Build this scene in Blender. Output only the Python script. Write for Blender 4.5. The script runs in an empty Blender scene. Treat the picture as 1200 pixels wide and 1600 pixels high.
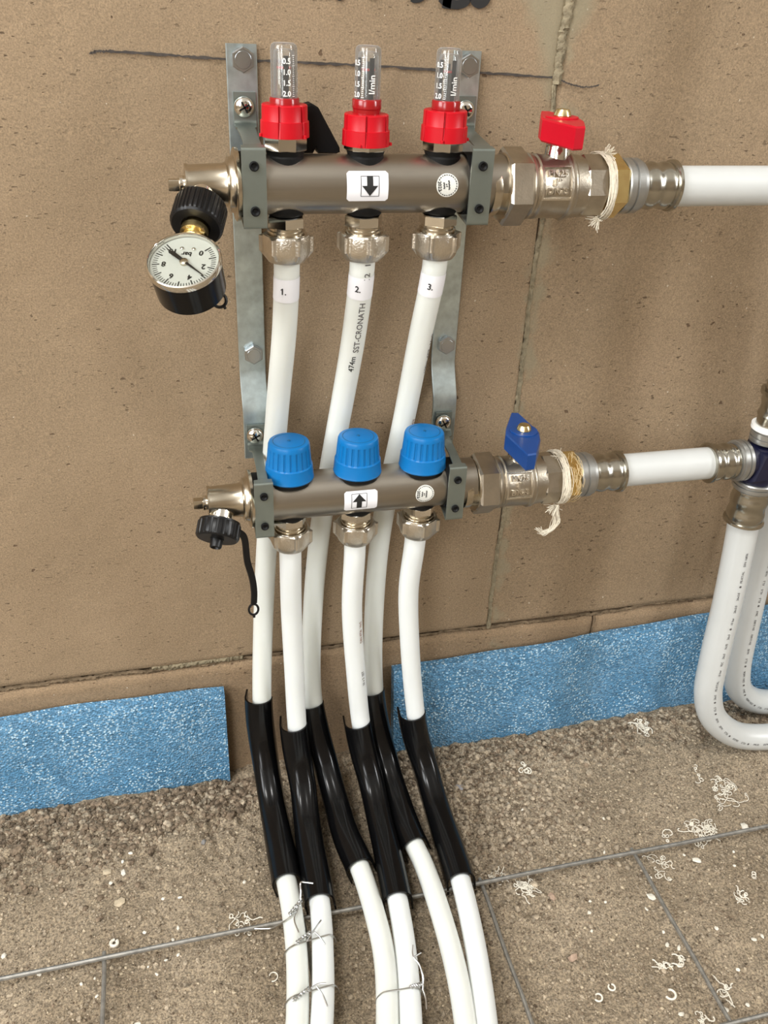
import bpy, math, random
import numpy as np
from mathutils import Vector, Matrix

random.seed(7); RNG = np.random.default_rng(11)
PI = math.pi
scn = bpy.context.scene
COL = scn.collection
V = Vector

# ------------------------------------------------------------------ camera, light, exposure
def make_camera():
    cx, cy, cz = -0.0855, -0.6267, 0.6497
    pitch, yaw, roll = 0.53744, -0.27238, 0.0493
    cam = bpy.data.cameras.new('camera'); co = bpy.data.objects.new('camera', cam); COL.objects.link(co)
    cyw, syw, cp, sp = math.cos(yaw), math.sin(yaw), math.cos(pitch), math.sin(pitch)
    right = V((cyw, syw, 0)); fwd = V((-syw*cp, cyw*cp, -sp)); up = right.cross(fwd)
    r2 = math.cos(roll)*right + math.sin(roll)*up
    u2 = -math.sin(roll)*right + math.cos(roll)*up
    m = Matrix((( r2.x, u2.x, -fwd.x, cx), (r2.y, u2.y, -fwd.y, cy), (r2.z, u2.z, -fwd.z, cz), (0, 0, 0, 1)))
    co.matrix_world = m
    cam.sensor_fit = 'VERTICAL'; cam.sensor_height = 36.0
    cam.lens = 1389.34*36/1600; cam.clip_start = 0.01; cam.clip_end = 50
    scn.camera = co
make_camera()

world = bpy.data.worlds.new('world'); scn.world = world; world.use_nodes = True
bg = world.node_tree.nodes['Background']
bg.inputs[0].default_value = (0.80, 0.86, 0.92, 1); bg.inputs[1].default_value = 1.0

def area(name, loc, target, sx, sy, power, color):
    l = bpy.data.lights.new(name, 'AREA'); l.shape = 'RECTANGLE'; l.size = sx; l.size_y = sy
    l.energy = power; l.color = color
    o = bpy.data.objects.new(name, l); COL.objects.link(o); o.location = loc
    o.rotation_euler = (V(target)-V(loc)).to_track_quat('-Z', 'Y').to_euler()
    return o
# daylight in the left and right openings; the rear light is an added fill
area('window_light_left', (-2.38, -1.30, 1.70), (0, -1.30, 1.70), 1.5, 1.4, 84, (0.97, 0.99, 1.0))
area('window_light_right', (2.78, -1.62, 1.70), (0, -1.62, 1.70), 0.36, 1.4, 62, (0.97, 0.99, 1.0))
area('ceiling_lamp', (-.85, -1.0, 2.47), (-.85, -1.0, 0), 0.5, 0.5, 36, (1.0, 0.985, 0.96))
area('fill_light_rear', (-1.75, -3.28, 1.60), (-1.75, 0, 1.60), 1.1, 1.5, 56, (0.97, 0.99, 1.0))  # made-up source behind the camera, added to brighten from the front left

scn.view_settings.view_transform = 'Standard'; scn.view_settings.look = 'None'
scn.view_settings.gamma = 1.0; scn.view_settings.use_curve_mapping = False
scn.view_settings.exposure = -0.14

# ------------------------------------------------------------------ materials
def nodes_of(name):
    m = bpy.data.materials.new(name); m.use_nodes = True
    nt = m.node_tree; b = nt.nodes['Principled BSDF']
    return m, nt, b
def link(nt, a, b): nt.links.new(a, b)
def noise(nt, scale, detail=3, rough=.55, coord='Object', stretch=None):
    tc = nt.nodes.new('ShaderNodeTexCoord'); src = tc.outputs[coord]
    if stretch:
        mp = nt.nodes.new('ShaderNodeMapping'); mp.inputs['Scale'].default_value = stretch
        link(nt, src, mp.inputs['Vector']); src = mp.outputs[0]
    n = nt.nodes.new('ShaderNodeTexNoise'); n.inputs['Scale'].default_value = scale
    n.inputs['Detail'].default_value = detail; n.inputs['Roughness'].default_value = rough
    link(nt, src, n.inputs['Vector']); return n
def voro(nt, scale, feature='F1', stretch=None):
    tc = nt.nodes.new('ShaderNodeTexCoord'); src = tc.outputs['Object']
    if stretch:
        mp = nt.nodes.new('ShaderNodeMapping'); mp.inputs['Scale'].default_value = stretch
        link(nt, src, mp.inputs['Vector']); src = mp.outputs[0]
    n = nt.nodes.new('ShaderNodeTexVoronoi'); n.feature = feature; n.inputs['Scale'].default_value = scale
    link(nt, src, n.inputs['Vector']); return n
def ramp(nt, fac, stops):
    r = nt.nodes.new('ShaderNodeValToRGB'); e = r.color_ramp.elements
    while len(e) < len(stops): e.new(0.5)
    for el, (p, c) in zip(e, stops):
        el.position = p; el.color = (*c, 1) if len(c) == 3 else c
    link(nt, fac, r.inputs[0]); return r.outputs[0]
def mixc(nt, fac, a, b, mode='MIX'):
    n = nt.nodes.new('ShaderNodeMix'); n.data_type = 'RGBA'; n.blend_type = mode
    for s, v in ((n.inputs[0], fac), (n.inputs[6], a), (n.inputs[7], b)):
        if isinstance(v, (int, float)): s.default_value = v
        elif isinstance(v, tuple): s.default_value = (*v, 1)
        else: link(nt, v, s)
    return n.outputs[2]
def math_n(nt, op, a, b=None, clamp=False):
    n = nt.nodes.new('ShaderNodeMath'); n.operation = op; n.use_clamp = clamp
    for s, v in ((n.inputs[0], a), (n.inputs[1], b)):
        if v is None: continue
        if isinstance(v, (int, float)): s.default_value = v
        else: link(nt, v, s)
    return n.outputs[0]
def bump(nt, b, h, strength=.3, dist=.001, prev=None):
    n = nt.nodes.new('ShaderNodeBump'); n.inputs['Strength'].default_value = strength
    n.inputs['Distance'].default_value = dist
    link(nt, h, n.inputs['Height'])
    if prev: link(nt, prev, n.inputs['Normal'])
    link(nt, n.outputs[0], b.inputs['Normal']); return n.outputs[0]

def plain(name, col, rough=.5, metal=0.0, spec=.5, nscale=None, nstr=.1, ndist=.0005, var=0.06, vscale=60, coat=0, sss=0):
    m, nt, b = nodes_of(name)
    n = noise(nt, vscale, 4)
    lo = tuple(max(0, c*(1-var)) for c in col); hi = tuple(min(1, c*(1+var)) for c in col)
    link(nt, ramp(nt, n.outputs[0], [(.3, lo), (.7, hi)]), b.inputs['Base Color'])
    b.inputs['Roughness'].default_value = rough; b.inputs['Metallic'].default_value = metal
    b.inputs['Specular IOR Level'].default_value = spec; b.inputs['Coat Weight'].default_value = coat
    if sss:
        b.inputs['Subsurface Weight'].default_value = sss; b.inputs['Subsurface Scale'].default_value = .004
        b.inputs['Subsurface Radius'].default_value = (1, 1, .9)
    if nscale: bump(nt, b, noise(nt, nscale, 3).outputs[0], nstr, ndist)
    return m

def wall_material(name, tint=(1, 1, 1)):
    m, nt, b = nodes_of(name)
    t = lambda c: tuple(x*y for x, y in zip(c, tint))
    big = noise(nt, 7, 4)
    tcz = nt.nodes.new('ShaderNodeTexCoord'); spz = nt.nodes.new('ShaderNodeSeparateXYZ'); link(nt, tcz.outputs['Object'], spz.inputs[0])
    base = ramp(nt, big.outputs[0], [(.3, t((.258, .190, .121))), (.55, t((.293, .215, .137))), (.75, t((.318, .232, .150)))])
    fine = noise(nt, 900, 3, .7)
    base = mixc(nt, .66, base, ramp(nt, fine.outputs[0], [(.3, (.28, .28, .28)), (.5, (.5, .5, .5)), (.72, (.74, .72, .68))]), 'OVERLAY')
    med = noise(nt, 420, 3, .6)
    base = mixc(nt, .30, base, ramp(nt, med.outputs[0], [(.35, (.36, .36, .36)), (.65, (.6, .6, .6))]), 'OVERLAY')
    # dark pits, lying flat, in patches
    pit = noise(nt, 330, 2, .5, stretch=(.45, 1, 1.3))
    patch = noise(nt, 16, 3)
    pm = math_n(nt, 'MULTIPLY', ramp(nt, pit.outputs[0], [(.665, (0, 0, 0)), (.70, (1, 1, 1))]),
                ramp(nt, patch.outputs[0], [(.40, (0, 0, 0)), (.60, (1, 1, 1))]))
    base = mixc(nt, math_n(nt, 'MULTIPLY', pm, .8), base, (.075, .05, .032))
    pit2 = noise(nt, 125, 2, .5, stretch=(.8, 1, 1.2))
    pm2 = ramp(nt, pit2.outputs[0], [(.725, (0, 0, 0)), (.745, (1, 1, 1))])
    base = mixc(nt, math_n(nt, 'MULTIPLY', pm2, .75), base, (.085, .05, .03))
    wh = noise(nt, 330, 1)
    base = mixc(nt, ramp(nt, wh.outputs[0], [(.77, (0, 0, 0)), (.80, (.7, .7, .7))]), base, (.62, .55, .44))
    # grey-green mortar smears along the joint
    tc = nt.nodes.new('ShaderNodeTexCoord'); sp = nt.nodes.new('ShaderNodeSeparateXYZ'); link(nt, tc.outputs['Object'], sp.inputs[0])
    dx = math_n(nt, 'ABSOLUTE', math_n(nt, 'SUBTRACT', sp.outputs['X'], .193))
    dz = math_n(nt, 'ABSOLUTE', math_n(nt, 'SUBTRACT', sp.outputs['Z'], .645))
    wob = math_n(nt, 'MULTIPLY', math_n(nt, 'SUBTRACT', noise(nt, 30, 3).outputs[0], .5), .03)
    a = math_n(nt, 'ADD', math_n(nt, 'ADD', dx, math_n(nt, 'MULTIPLY', dz, .45)), wob)
    smear = ramp(nt, a, [(.020, (.75, .75, .75)), (.031, (0, 0, 0))])
    dx2 = math_n(nt, 'ABSOLUTE', math_n(nt, 'SUBTRACT', sp.outputs['X'], .205))
    a2 = math_n(nt, 'ADD', dx2, math_n(nt, 'MULTIPLY', math_n(nt, 'SUBTRACT', noise(nt, 24, 3).outputs[0], .42), .09))
    smear2 = ramp(nt, a2, [(.004, (.6, .6, .6)), (.012, (0, 0, 0))])
    sm = math_n(nt, 'MAXIMUM', smear, smear2)
    base = mixc(nt, sm, base, (.275, .245, .165))
    link(nt, base, b.inputs['Base Color']); b.inputs['Roughness'].default_value = .92
    b.inputs['Specular IOR Level'].default_value = .2
    n1 = bump(nt, b, fine.outputs[0], .35, .0004)
    n2 = bump(nt, b, med.outputs[0], .3, .0006, n1)
    inv = math_n(nt, 'SUBTRACT', 1.0, math_n(nt, 'MAXIMUM', pm, pm2))
    bump(nt, b, inv, .6, .0012, n2)
    return m

def dirt_material():
    m, nt, b = nodes_of('dry_dirt')
    big = noise(nt, 11, 4)
    base = ramp(nt, big.outputs[0], [(.28, (.220, .175, .122)), (.5, (.282, .228, .162)), (.72, (.345, .282, .205))])
    med = noise(nt, 130, 4, .65)
    base = mixc(nt, .45, base, ramp(nt, med.outputs[0], [(.32, (.30, .29, .28)), (.5, (.5, .5, .5)), (.68, (.68, .67, .65))]), 'OVERLAY')
    fine = noise(nt, 560, 4, .75)
    base = mixc(nt, .95, base, ramp(nt, fine.outputs[0], [(.36, (.20, .20, .20)), (.5, (.5, .5, .5)), (.64, (.82, .81, .78))]), 'OVERLAY')
    vo = voro(nt, 260)
    spk = ramp(nt, vo.outputs['Distance'], [(.07, (1, 1, 1)), (.14, (0, 0, 0))])
    sel = noise(nt, 95, 2)
    spm = math_n(nt, 'MULTIPLY', spk, ramp(nt, sel.outputs[0], [(.56, (0, 0, 0)), (.62, (1, 1, 1))]))
    base = mixc(nt, math_n(nt, 'MULTIPLY', spm, .6), base, (.62, .55, .44))
    link(nt, base, b.inputs['Base Color']); b.inputs['Roughness'].default_value = .95
    b.inputs['Specular IOR Level'].default_value = .15
    n1 = bump(nt, b, fine.outputs[0], .6, .0012)
    bump(nt, b, med.outputs[0], .5, .0015, n1)
    return m

def foam_material():
    m, nt, b = nodes_of('blue_pe_foam')
    vo = voro(nt, 520)
    sep = nt.nodes.new('ShaderNodeSeparateColor'); link(nt, vo.outputs['Color'], sep.inputs[0])
    big = noise(nt, 26, 3)
    base = ramp(nt, big.outputs[0], [(.3, (.088, .245, .420)), (.7, (.125, .295, .480))])
    cell = ramp(nt, sep.outputs[0], [(0, (.3, .3, .3)), (.6, (.5, .5, .5)), (.95, (.62, .62, .62))])
    base = mixc(nt, .9, base, cell, 'OVERLAY')
    vo2 = voro(nt, 400); sep2 = nt.nodes.new('ShaderNodeSeparateColor'); link(nt, vo2.outputs['Color'], sep2.inputs[0])
    core = ramp(nt, vo2.outputs['Distance'], [(.22, (1, 1, 1)), (.5, (0, 0, 0))])
    spk = math_n(nt, 'MULTIPLY', core, ramp(nt, sep2.outputs[1], [(.30, (0, 0, 0)), (.75, (1, 1, 1))]))
    base = mixc(nt, math_n(nt, 'MULTIPLY', spk, .9), base, (.60, .80, .92))
    link(nt, base, b.inputs['Base Color']); b.inputs['Roughness'].default_value = .38
    b.inputs['Specular IOR Level'].default_value = .6
    n1 = bump(nt, b, vo.outputs['Distance'], .8, .0012)
    bump(nt, b, big.outputs[0], .4, .004, n1)
    return m

def clear_material(name='clear_plastic', edge_shine=.06):
    m = bpy.data.materials.new(name); m.use_nodes = True; nt = m.node_tree
    for n in list(nt.nodes): nt.nodes.remove(n)
    out = nt.nodes.new('ShaderNodeOutputMaterial'); mx = nt.nodes.new('ShaderNodeMixShader')
    tr = nt.nodes.new('ShaderNodeBsdfTransparent'); tr.inputs[0].default_value = (.96, .97, .96, 1)
    gl = nt.nodes.new('ShaderNodeBsdfGlossy'); gl.inputs['Roughness'].default_value = .06
    lw = nt.nodes.new('ShaderNodeLayerWeight'); lw.inputs[0].default_value = .32 if edge_shine else .08
    f = ramp(nt, lw.outputs['Fresnel'], [(0, (0.03, 0.03, 0.03)), (1, (.8, .8, .8))])
    nt.links.new(f, mx.inputs[0]); nt.links.new(tr.outputs[0], mx.inputs[1]); nt.links.new(gl.outputs[0], mx.inputs[2])
    df = nt.nodes.new('ShaderNodeBsdfDiffuse'); df.inputs[0].default_value = (.9, .9, .88, 1)
    mh = nt.nodes.new('ShaderNodeMixShader'); lw2 = nt.nodes.new('ShaderNodeLayerWeight'); lw2.inputs[0].default_value = .25
    f2 = ramp(nt, lw2.outputs['Facing'], [(0, (edge_shine, edge_shine, edge_shine)), (.55, (edge_shine*2, edge_shine*2, edge_shine*2)), (1, (min(1, edge_shine*9),)*3)])  # white diffuse, strongest at grazing angles, paints in the tube's edge highlights
    nt.links.new(f2, mh.inputs[0]); nt.links.new(mx.outputs[0], mh.inputs[1]); nt.links.new(df.outputs[0], mh.inputs[2])
    nt.links.new(mh.outputs[0], out.inputs[0]); return m

def brushed(name, col, rough, sx, var=.12, strength=.15):
    m, nt, b = nodes_of(name)
    n = noise(nt, 60, 5, .6, stretch=sx)
    lo = tuple(c*(1-var) for c in col); hi = tuple(c*(1+var) for c in col)
    link(nt, ramp(nt, n.outputs[0], [(.3, lo), (.7, hi)]), b.inputs['Base Color'])
    b.inputs['Metallic'].default_value = 1; b.inputs['Roughness'].default_value = rough
    bump(nt, b, n.outputs[0], strength, .0003); return m

M = {}
M['wall'] = wall_material('sand_block')
M['wall2'] = wall_material('sand_block_low', (.98, .95, .93))
M['mortar'] = plain('mortar', (.262, .222, .148), .95, nscale=400, nstr=.7, ndist=.0015, var=.3, vscale=150, spec=.1)
M['mortar_dark'] = plain('mortar_dark', (.17, .125, .08), .95, nscale=400, nstr=.7, ndist=.0015, var=.4, vscale=120, spec=.1)
M['dirt'] = dirt_material()
M['crumb'] = plain('dirt_crumb', (.185, .140, .098), .95, nscale=500, nstr=.5, ndist=.0006, var=.75, vscale=230, spec=.1)
M['crumb_light'] = plain('dirt_crumb_light', (.34, .28, .205), .95, nscale=500, nstr=.5, ndist=.0006, var=.6, vscale=230, spec=.1)
M['foam'] = foam_material()
M['steel_bar'] = brushed('stainless_steel', (.36, .33, .285), .34, (.05, 1.5, 1.5), .1, .12)
M['zinc'] = plain('zinc_plate', (.57, .665, .69), .38, 1, nscale=350, nstr=.12, ndist=.0003, var=.18, vscale=110)
M['bolt'] = plain('zinc_bolt', (.46, .48, .49), .28, 1, var=.1)
M['zinc_paint'] = plain('zinc_clamp', (.235, .265, .240), .40, .8, nscale=300, nstr=.05, ndist=.0002, var=.05)
M['chrome'] = plain('bright_nickel', (.76, .73, .67), .12, 1, var=.05)
M['nickel'] = plain('nickel', (.58, .52, .42), .24, 1, var=.08, vscale=90)
M['cast'] = plain('cast_nickel', (.46, .41, .335), .36, 1, nscale=700, nstr=.25, ndist=.0004, var=.1, vscale=120)
M['cast_bright'] = plain('cast_nickel_bright', (.68, .63, .55), .30, 1, nscale=900, nstr=.6, ndist=.0005, var=.1, vscale=150)
M['brass'] = plain('brass', (.95, .74, .36), .24, 1, var=.12, vscale=150)
M['brass_screw'] = plain('yellow_zinc', (.75, .62, .34), .22, 1, var=.1)
M['press'] = plain('press_steel', (.46, .44, .385), .22, 1, var=.08, nscale=120, nstr=.12, ndist=.0006)
M['ring'] = plain('ring_grey', (.40, .40, .385), .35, .85, var=.06)
M['navy'] = plain('navy_plastic', (.007, .008, .028), .35)
M['black'] = plain('black_plastic', (.0045, .0045, .005), .38, spec=.35)
M['black_gloss'] = plain('black_gloss_plastic', (.003, .003, .0033), .20, spec=.3, nscale=60, nstr=.03, ndist=.0006)
M['rubber'] = plain('black_rubber', (.003, .003, .003), .6, spec=.25)
M['red'] = plain('red_plastic', (.50, .004, .012), .38, spec=.3, var=.03)
M['red_clear'] = plain('red_ring', (.30, .008, .010), .2, var=.05)
M['red_paint'] = plain('red_lacquer', (.50, .003, .016), .38, spec=.3, var=.03)
M['blue'] = plain('blue_plastic', (.003, .150, .42), .36, spec=.35, var=.04)
M['blue_top'] = plain('blue_plastic_top', (.003, .090, .215), .38, var=.05)
M['blue_paint'] = plain('blue_lacquer', (.005, .050, .215), .32, var=.06)
M['pex'] = plain('milky_pex', (.77, .795, .785), .36, sss=.6, var=.015, vscale=25)
M['pex_warm'] = plain('milky_pex_warm', (.735, .755, .715), .38, sss=.6, var=.02, vscale=25)
M['white_pipe'] = plain('white_pipe', (.57, .585, .572), .33, var=.02, vscale=30)
M['paper'] = plain('white_sticker', (.82, .82, .85), .45, var=.015)
M['paper_round'] = plain('cream_sticker', (.70, .70, .65), .45, var=.015)
M['ink'] = plain('black_ink', (.012, .012, .012), .6)
M['ink_grey'] = plain('grey_ink', (.10, .09, .09), .7)
M['ink_red'] = plain('faded_red_ink', (.30, .14, .10), .7)
M['white_ink'] = plain('white_ink', (.85, .85, .83), .5)
M['pencil'] = plain('graphite', (.055, .045, .038), .8, var=.3, vscale=300)
M['clear'] = clear_material(); M['clear_glass'] = clear_material('gauge_glass', .0)
M['dial'] = plain('dial_face', (.50, .50, .46), .5, var=.01, spec=.2)
M['hemp'] = plain('hemp_fibre', (.72, .66, .54), .8, var=.15, vscale=300)
M['hemp_gold'] = plain('hemp_fibre_gold', (.58, .44, .24), .8, var=.2, vscale=300)
M['rebar'] = plain('galvanised_wire', (.30, .29, .265), .5, .7, nscale=500, nstr=.2, ndist=.0004, var=.25, vscale=200)
M['tie'] = plain('bright_wire', (.62, .62, .61), .3, 1, var=.1)
M['chip'] = plain('white_shaving', (.76, .72, .62), .55, var=.08, vscale=200)
M['curl'] = plain('white_curl', (.80, .75, .64), .5, var=.05)
M['chip_tan'] = plain('tan_chip', (.52, .43, .30), .8, var=.15, vscale=200)
M['pebble'] = plain('grey_pebble', (.26, .25, .24), .8, var=.2, vscale=300, nscale=400, nstr=.4)
M['pebble_red'] = plain('pinkish_pebble', (.42, .30, .22), .85, var=.15, vscale=300)
M['grey_flake'] = plain('grey_flake', (.30, .29, .30), .7, var=.1)

# ------------------------------------------------------------------ mesh builder
def basis(axis, ref=None):
    a = V(axis).normalized()
    r = V(ref) if ref is not None else (V((0, 0, 1)) if abs(a.z) < .9 else V((0, 1, 0)))
    u = (r - a*r.dot(a)).normalized(); w = a.cross(u)
    return a, u, w
class MB:
    def __init__(s): s.v = []; s.f = []
    def add(s, vs, fs):
        o = len(s.v); s.v += [tuple(v) for v in vs]; s.f += [tuple(i+o for i in f) for f in fs]; return s
    def lathe(s, origin, axis, prof, seg=32, ref=None, rfun=None, cap=True):
        """prof: list of (t along axis, radius); rfun(angle, k) scales the radius"""
        a, u, w = basis(axis, ref); O = V(origin); vs = []; fs = []
        n = len(prof)
        for k, (t, r) in enumerate(prof):
            for i in range(seg):
                th = 2*PI*i/seg; rr = r*(rfun(th, k) if rfun else 1)
                vs.append(O + a*t + (u*math.cos(th) + w*math.sin(th))*rr)
        for k in range(n-1):
            for i in range(seg):
                j = (i+1) % seg
                fs.append((k*seg+i, k*seg+j, (k+1)*seg+j, (k+1)*seg+i))
        if cap:
            fs.append(tuple(range(seg-1, -1, -1))); fs.append(tuple((n-1)*seg+i for i in range(seg)))
        return s.add(vs, fs)
    def prism(s, pts, origin, U, W, d0, d1, bev=0.0):
        """polygon pts (2d) in plane U,W extruded along UxW from d0 to d1, with a bevel"""
        U = V(U).normalized(); W = V(W).normalized(); N = U.cross(W); O = V(origin)
        n = len(pts); cx = sum(p[0] for p in pts)/n; cy = sum(p[1] for p in pts)/n
        def ring(d, sh):
            out = []
            for x, y in pts:
                l = math.hypot(x-cx, y-cy) or 1; k = 1-sh/l
                out.append(O + U*(cx+(x-cx)*k) + W*(cy+(y-cy)*k) + N*d)
            return out
        rings = [ring(d0, bev), ring(d0+bev, 0), ring(d1-bev, 0), ring(d1, bev)] if bev else [ring(d0, 0), ring(d1, 0)]
        vs = [v for r in rings for v in r]; fs = []
        for k in range(len(rings)-1):
            for i in range(n):
                j = (i+1) % n; fs.append((k*n+i, k*n+j, (k+1)*n+j, (k+1)*n+i))
        fs.append(tuple(range(n-1, -1, -1))); m = (len(rings)-1)*n; fs.append(tuple(m+i for i in range(n)))
        return s.add(vs, fs)
    def box(s, c, size, U=(1, 0, 0), W=(0, 1, 0), bev=0.0):
        x, y, z = (q/2 for q in size)
        return s.prism([(-x, -y), (x, -y), (x, y), (-x, y)], c, U, W, -z, z, bev)
    def sweep(s, path, section, ref=(0, -1, 1), closed=True, caps=True, secfun=None):
        """section pts (b, n) swept along path; n points to ref"""
        fr = frames(path, ref); vs = []; fs = []; n = len(section)
        for k, (P, T, N, B) in enumerate(fr):
            sec = secfun(k/(len(fr)-1)) if secfun else section
            for b, nn in sec: vs.append(P + B*b + N*nn)
        m = n if closed else n-1
        for k in range(len(fr)-1):
            for i in range(m):
                j = (i+1) % n; fs.append((k*n+i, k*n+j, (k+1)*n+j, (k+1)*n+i))
        if caps and closed:
            fs.append(tuple(range(n-1, -1, -1))); q = (len(fr)-1)*n; fs.append(tuple(q+i for i in range(n)))
        return s.add(vs, fs)
    def tube(s, path, r, seg=16, ref=(0, -1, 1), rf=None):
        c = [(math.cos(2*PI*i/seg), math.sin(2*PI*i/seg)) for i in range(seg)]
        if rf: return s.sweep(path, c, ref, secfun=lambda t: [(x*rf(t), y*rf(t)) for x, y in c])
        return s.sweep(path, [(x*r, y*r) for x, y in c], ref)
    def wire(s, path, r, seg=5):
        """parallel transport tube for free curves"""
        P = [V(p) for p in path]; n = len(P); vs = []; fs = []
        T = (P[1]-P[0]).normalized(); a, u, w = basis(T)
        for k in range(n):
            Tn = (P[min(k+1, n-1)]-P[max(k-1, 0)]).normalized()
            u = (u - Tn*u.dot(Tn))
            if u.length < 1e-9: u = basis(Tn)[1]
            u.normalize(); w = Tn.cross(u)
            for i in range(seg):
                th = 2*PI*i/seg; vs.append(P[k] + (u*math.cos(th)+w*math.sin(th))*r)
        for k in range(n-1):
            for i in range(seg):
                j = (i+1) % seg; fs.append((k*seg+i, k*seg+j, (k+1)*seg+j, (k+1)*seg+i))
        fs.append(tuple(range(seg-1, -1, -1))); fs.append(tuple((n-1)*seg+i for i in range(seg)))
        return s.add(vs, fs)
    def shift(s, d):
        s.v = [(x+d[0], y+d[1], z+d[2]) for x, y, z in s.v]; return s
    def build(s, name, mat, parent=None, base=(0, 0, 0), ang=38, smooth=True):
        me = bpy.data.meshes.new(name)
        b = base if parent is None else parent.get('_b', (0, 0, 0))
        me.from_pydata([(x-b[0], y-b[1], z-b[2]) for x, y, z in s.v], [], s.f); me.validate(); me.update()
        me.materials.append(mat)
        if smooth:
            me.polygons.foreach_set('use_smooth', [True]*len(me.polygons))
            me.set_sharp_from_angle(angle=math.radians(ang))
        o = bpy.data.objects.new(name, me); COL.objects.link(o)
        if parent is not None:
            o.parent = parent; o['_b'] = b
        else: o.location = base; o['_b'] = tuple(base)
        return o
def frames(path, ref):
    P = [V(p) for p in path]; R = V(ref); out = []
    for k in range(len(P)):
        T = (P[min(k+1, len(P)-1)]-P[max(k-1, 0)]).normalized()
        N = (R - T*R.dot(T)).normalized(); out.append((P[k], T, N, N.cross(T)))
    return out
def catmull(pts, n=10):
    P = [V(p) for p in pts]; P = [P[0]*2-P[1]] + P + [P[-1]*2-P[-2]]; out = []
    for i in range(1, len(P)-2):
        a, b, c, d = P[i-1:i+3]
        def tj(t, p, q): return t + max((q-p).length, 1e-9)**.5
        t0 = 0; t1 = tj(t0, a, b); t2 = tj(t1, b, c); t3 = tj(t2, c, d)
        for k in range(n):
            t = t1+(t2-t1)*k/n
            A1 = a*((t1-t)/(t1-t0))+b*((t-t0)/(t1-t0)); A2 = b*((t2-t)/(t2-t1))+c*((t-t1)/(t2-t1)); A3 = c*((t3-t)/(t3-t2))+d*((t-t2)/(t3-t2))
            B1 = A1*((t2-t)/(t2-t0))+A2*((t-t0)/(t2-t0)); B2 = A2*((t3-t)/(t3-t1))+A3*((t-t1)/(t3-t1))
            out.append(B1*((t2-t)/(t2-t1))+B2*((t-t1)/(t2-t1)))
    out.append(P[-2]); return out

def thing(name, label, cat, base, group=None):
    o = bpy.data.objects.new(name, None); COL.objects.link(o); o.location = base; o.empty_display_size = .01
    o['_b'] = tuple(base); o['label'] = label; o['category'] = cat
    if group: o['group'] = group
    return o
def tag(o, label, cat, group=None):
    o['label'] = label; o['category'] = cat
    if group: o['group'] = group
    return o
def dup(root, loc, label, name=None):
    r = root.copy(); COL.objects.link(r); r.location = loc; r['label'] = label
    for ch in list(root.children):
        c = ch.copy(); COL.objects.link(c); c.parent = r
        for g in list(ch.children):
            d = g.copy(); COL.objects.link(d); d.parent = c
    return r

_tc = {}
def text2d(s, size=1.0):
    """flat letters as 2d verts and faces, centred on the origin"""
    if s not in _tc:
        cu = bpy.data.curves.new('t', 'FONT'); cu.body = s; cu.size = 1; cu.align_x = 'CENTER'; cu.align_y = 'CENTER'; cu.resolution_u = 3
        ob = bpy.data.objects.new('t', cu); COL.objects.link(ob)
        dg = bpy.context.evaluated_depsgraph_get(); me = bpy.data.meshes.new_from_object(ob.evaluated_get(dg))
        _tc[s] = ([(v.co.x, v.co.y) for v in me.vertices], [tuple(p.vertices) for p in me.polygons])
        bpy.data.objects.remove(ob); bpy.data.curves.remove(cu); bpy.data.meshes.remove(me)
    v, f = _tc[s]; return [(x*size, y*size) for x, y in v], f
def bold(v, f, w):
    """letters thickened by stacking slightly shifted copies"""
    V2 = []; F2 = []
    for dx, dy in ((0, 0), (w, 0), (-w, 0), (0, w), (0, -w)):
        o = len(V2); V2 += [(x+dx, y+dy) for x, y in v]; F2 += [tuple(i+o for i in q) for q in f]
    return V2, F2
def flat(mb, vf, origin, U, W, d=0.0):
    U = V(U).normalized(); W = V(W).normalized(); N = U.cross(W); O = V(origin)
    return mb.add([O+U*x+W*y+N*d for x, y in vf[0]], vf[1])
def on_bar(mb, vf, x0, y0, z0, r, ang0):
    """2d shape laid on a horizontal bar (axis x): x along the bar, y round it; ang0 from -y towards +z"""
    out = []
    for x, y in vf[0]:
        a = ang0 + y/r; out.append((x0+x, y0 - r*math.cos(a), z0 + r*math.sin(a)))
    return mb.add(out, vf[1])
def grid2d(w, h, nx, ny, corner=0.0):
    vs = []; fs = []
    for j in range(ny+1):
        y = -h/2 + h*j/ny
        ins = 0
        if corner:
            e = h/2-abs(y)
            if e < corner: ins = corner - math.sqrt(max(0, corner**2-(corner-e)**2))
        for i in range(nx+1): vs.append(((-w/2+ins) + (w-2*ins)*i/nx, y))
    for j in range(ny):
        for i in range(nx):
            a = j*(nx+1)+i; fs.append((a, a+1, a+nx+2, a+nx+1))
    return vs, fs
def disc2d(r, rings=4, seg=32):
    vs = [(0, 0)]; fs = []
    for k in range(1, rings+1):
        for i in range(seg): vs.append((r*k/rings*math.cos(2*PI*i/seg), r*k/rings*math.sin(2*PI*i/seg)))
    for i in range(seg): fs.append((0, 1+i, 1+(i+1) % seg))
    for k in range(1, rings):
        for i in range(seg):
            a = 1+(k-1)*seg; b = 1+k*seg; j = (i+1) % seg; fs.append((a+i, b+i, b+j, a+j))
    return vs, fs

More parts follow.
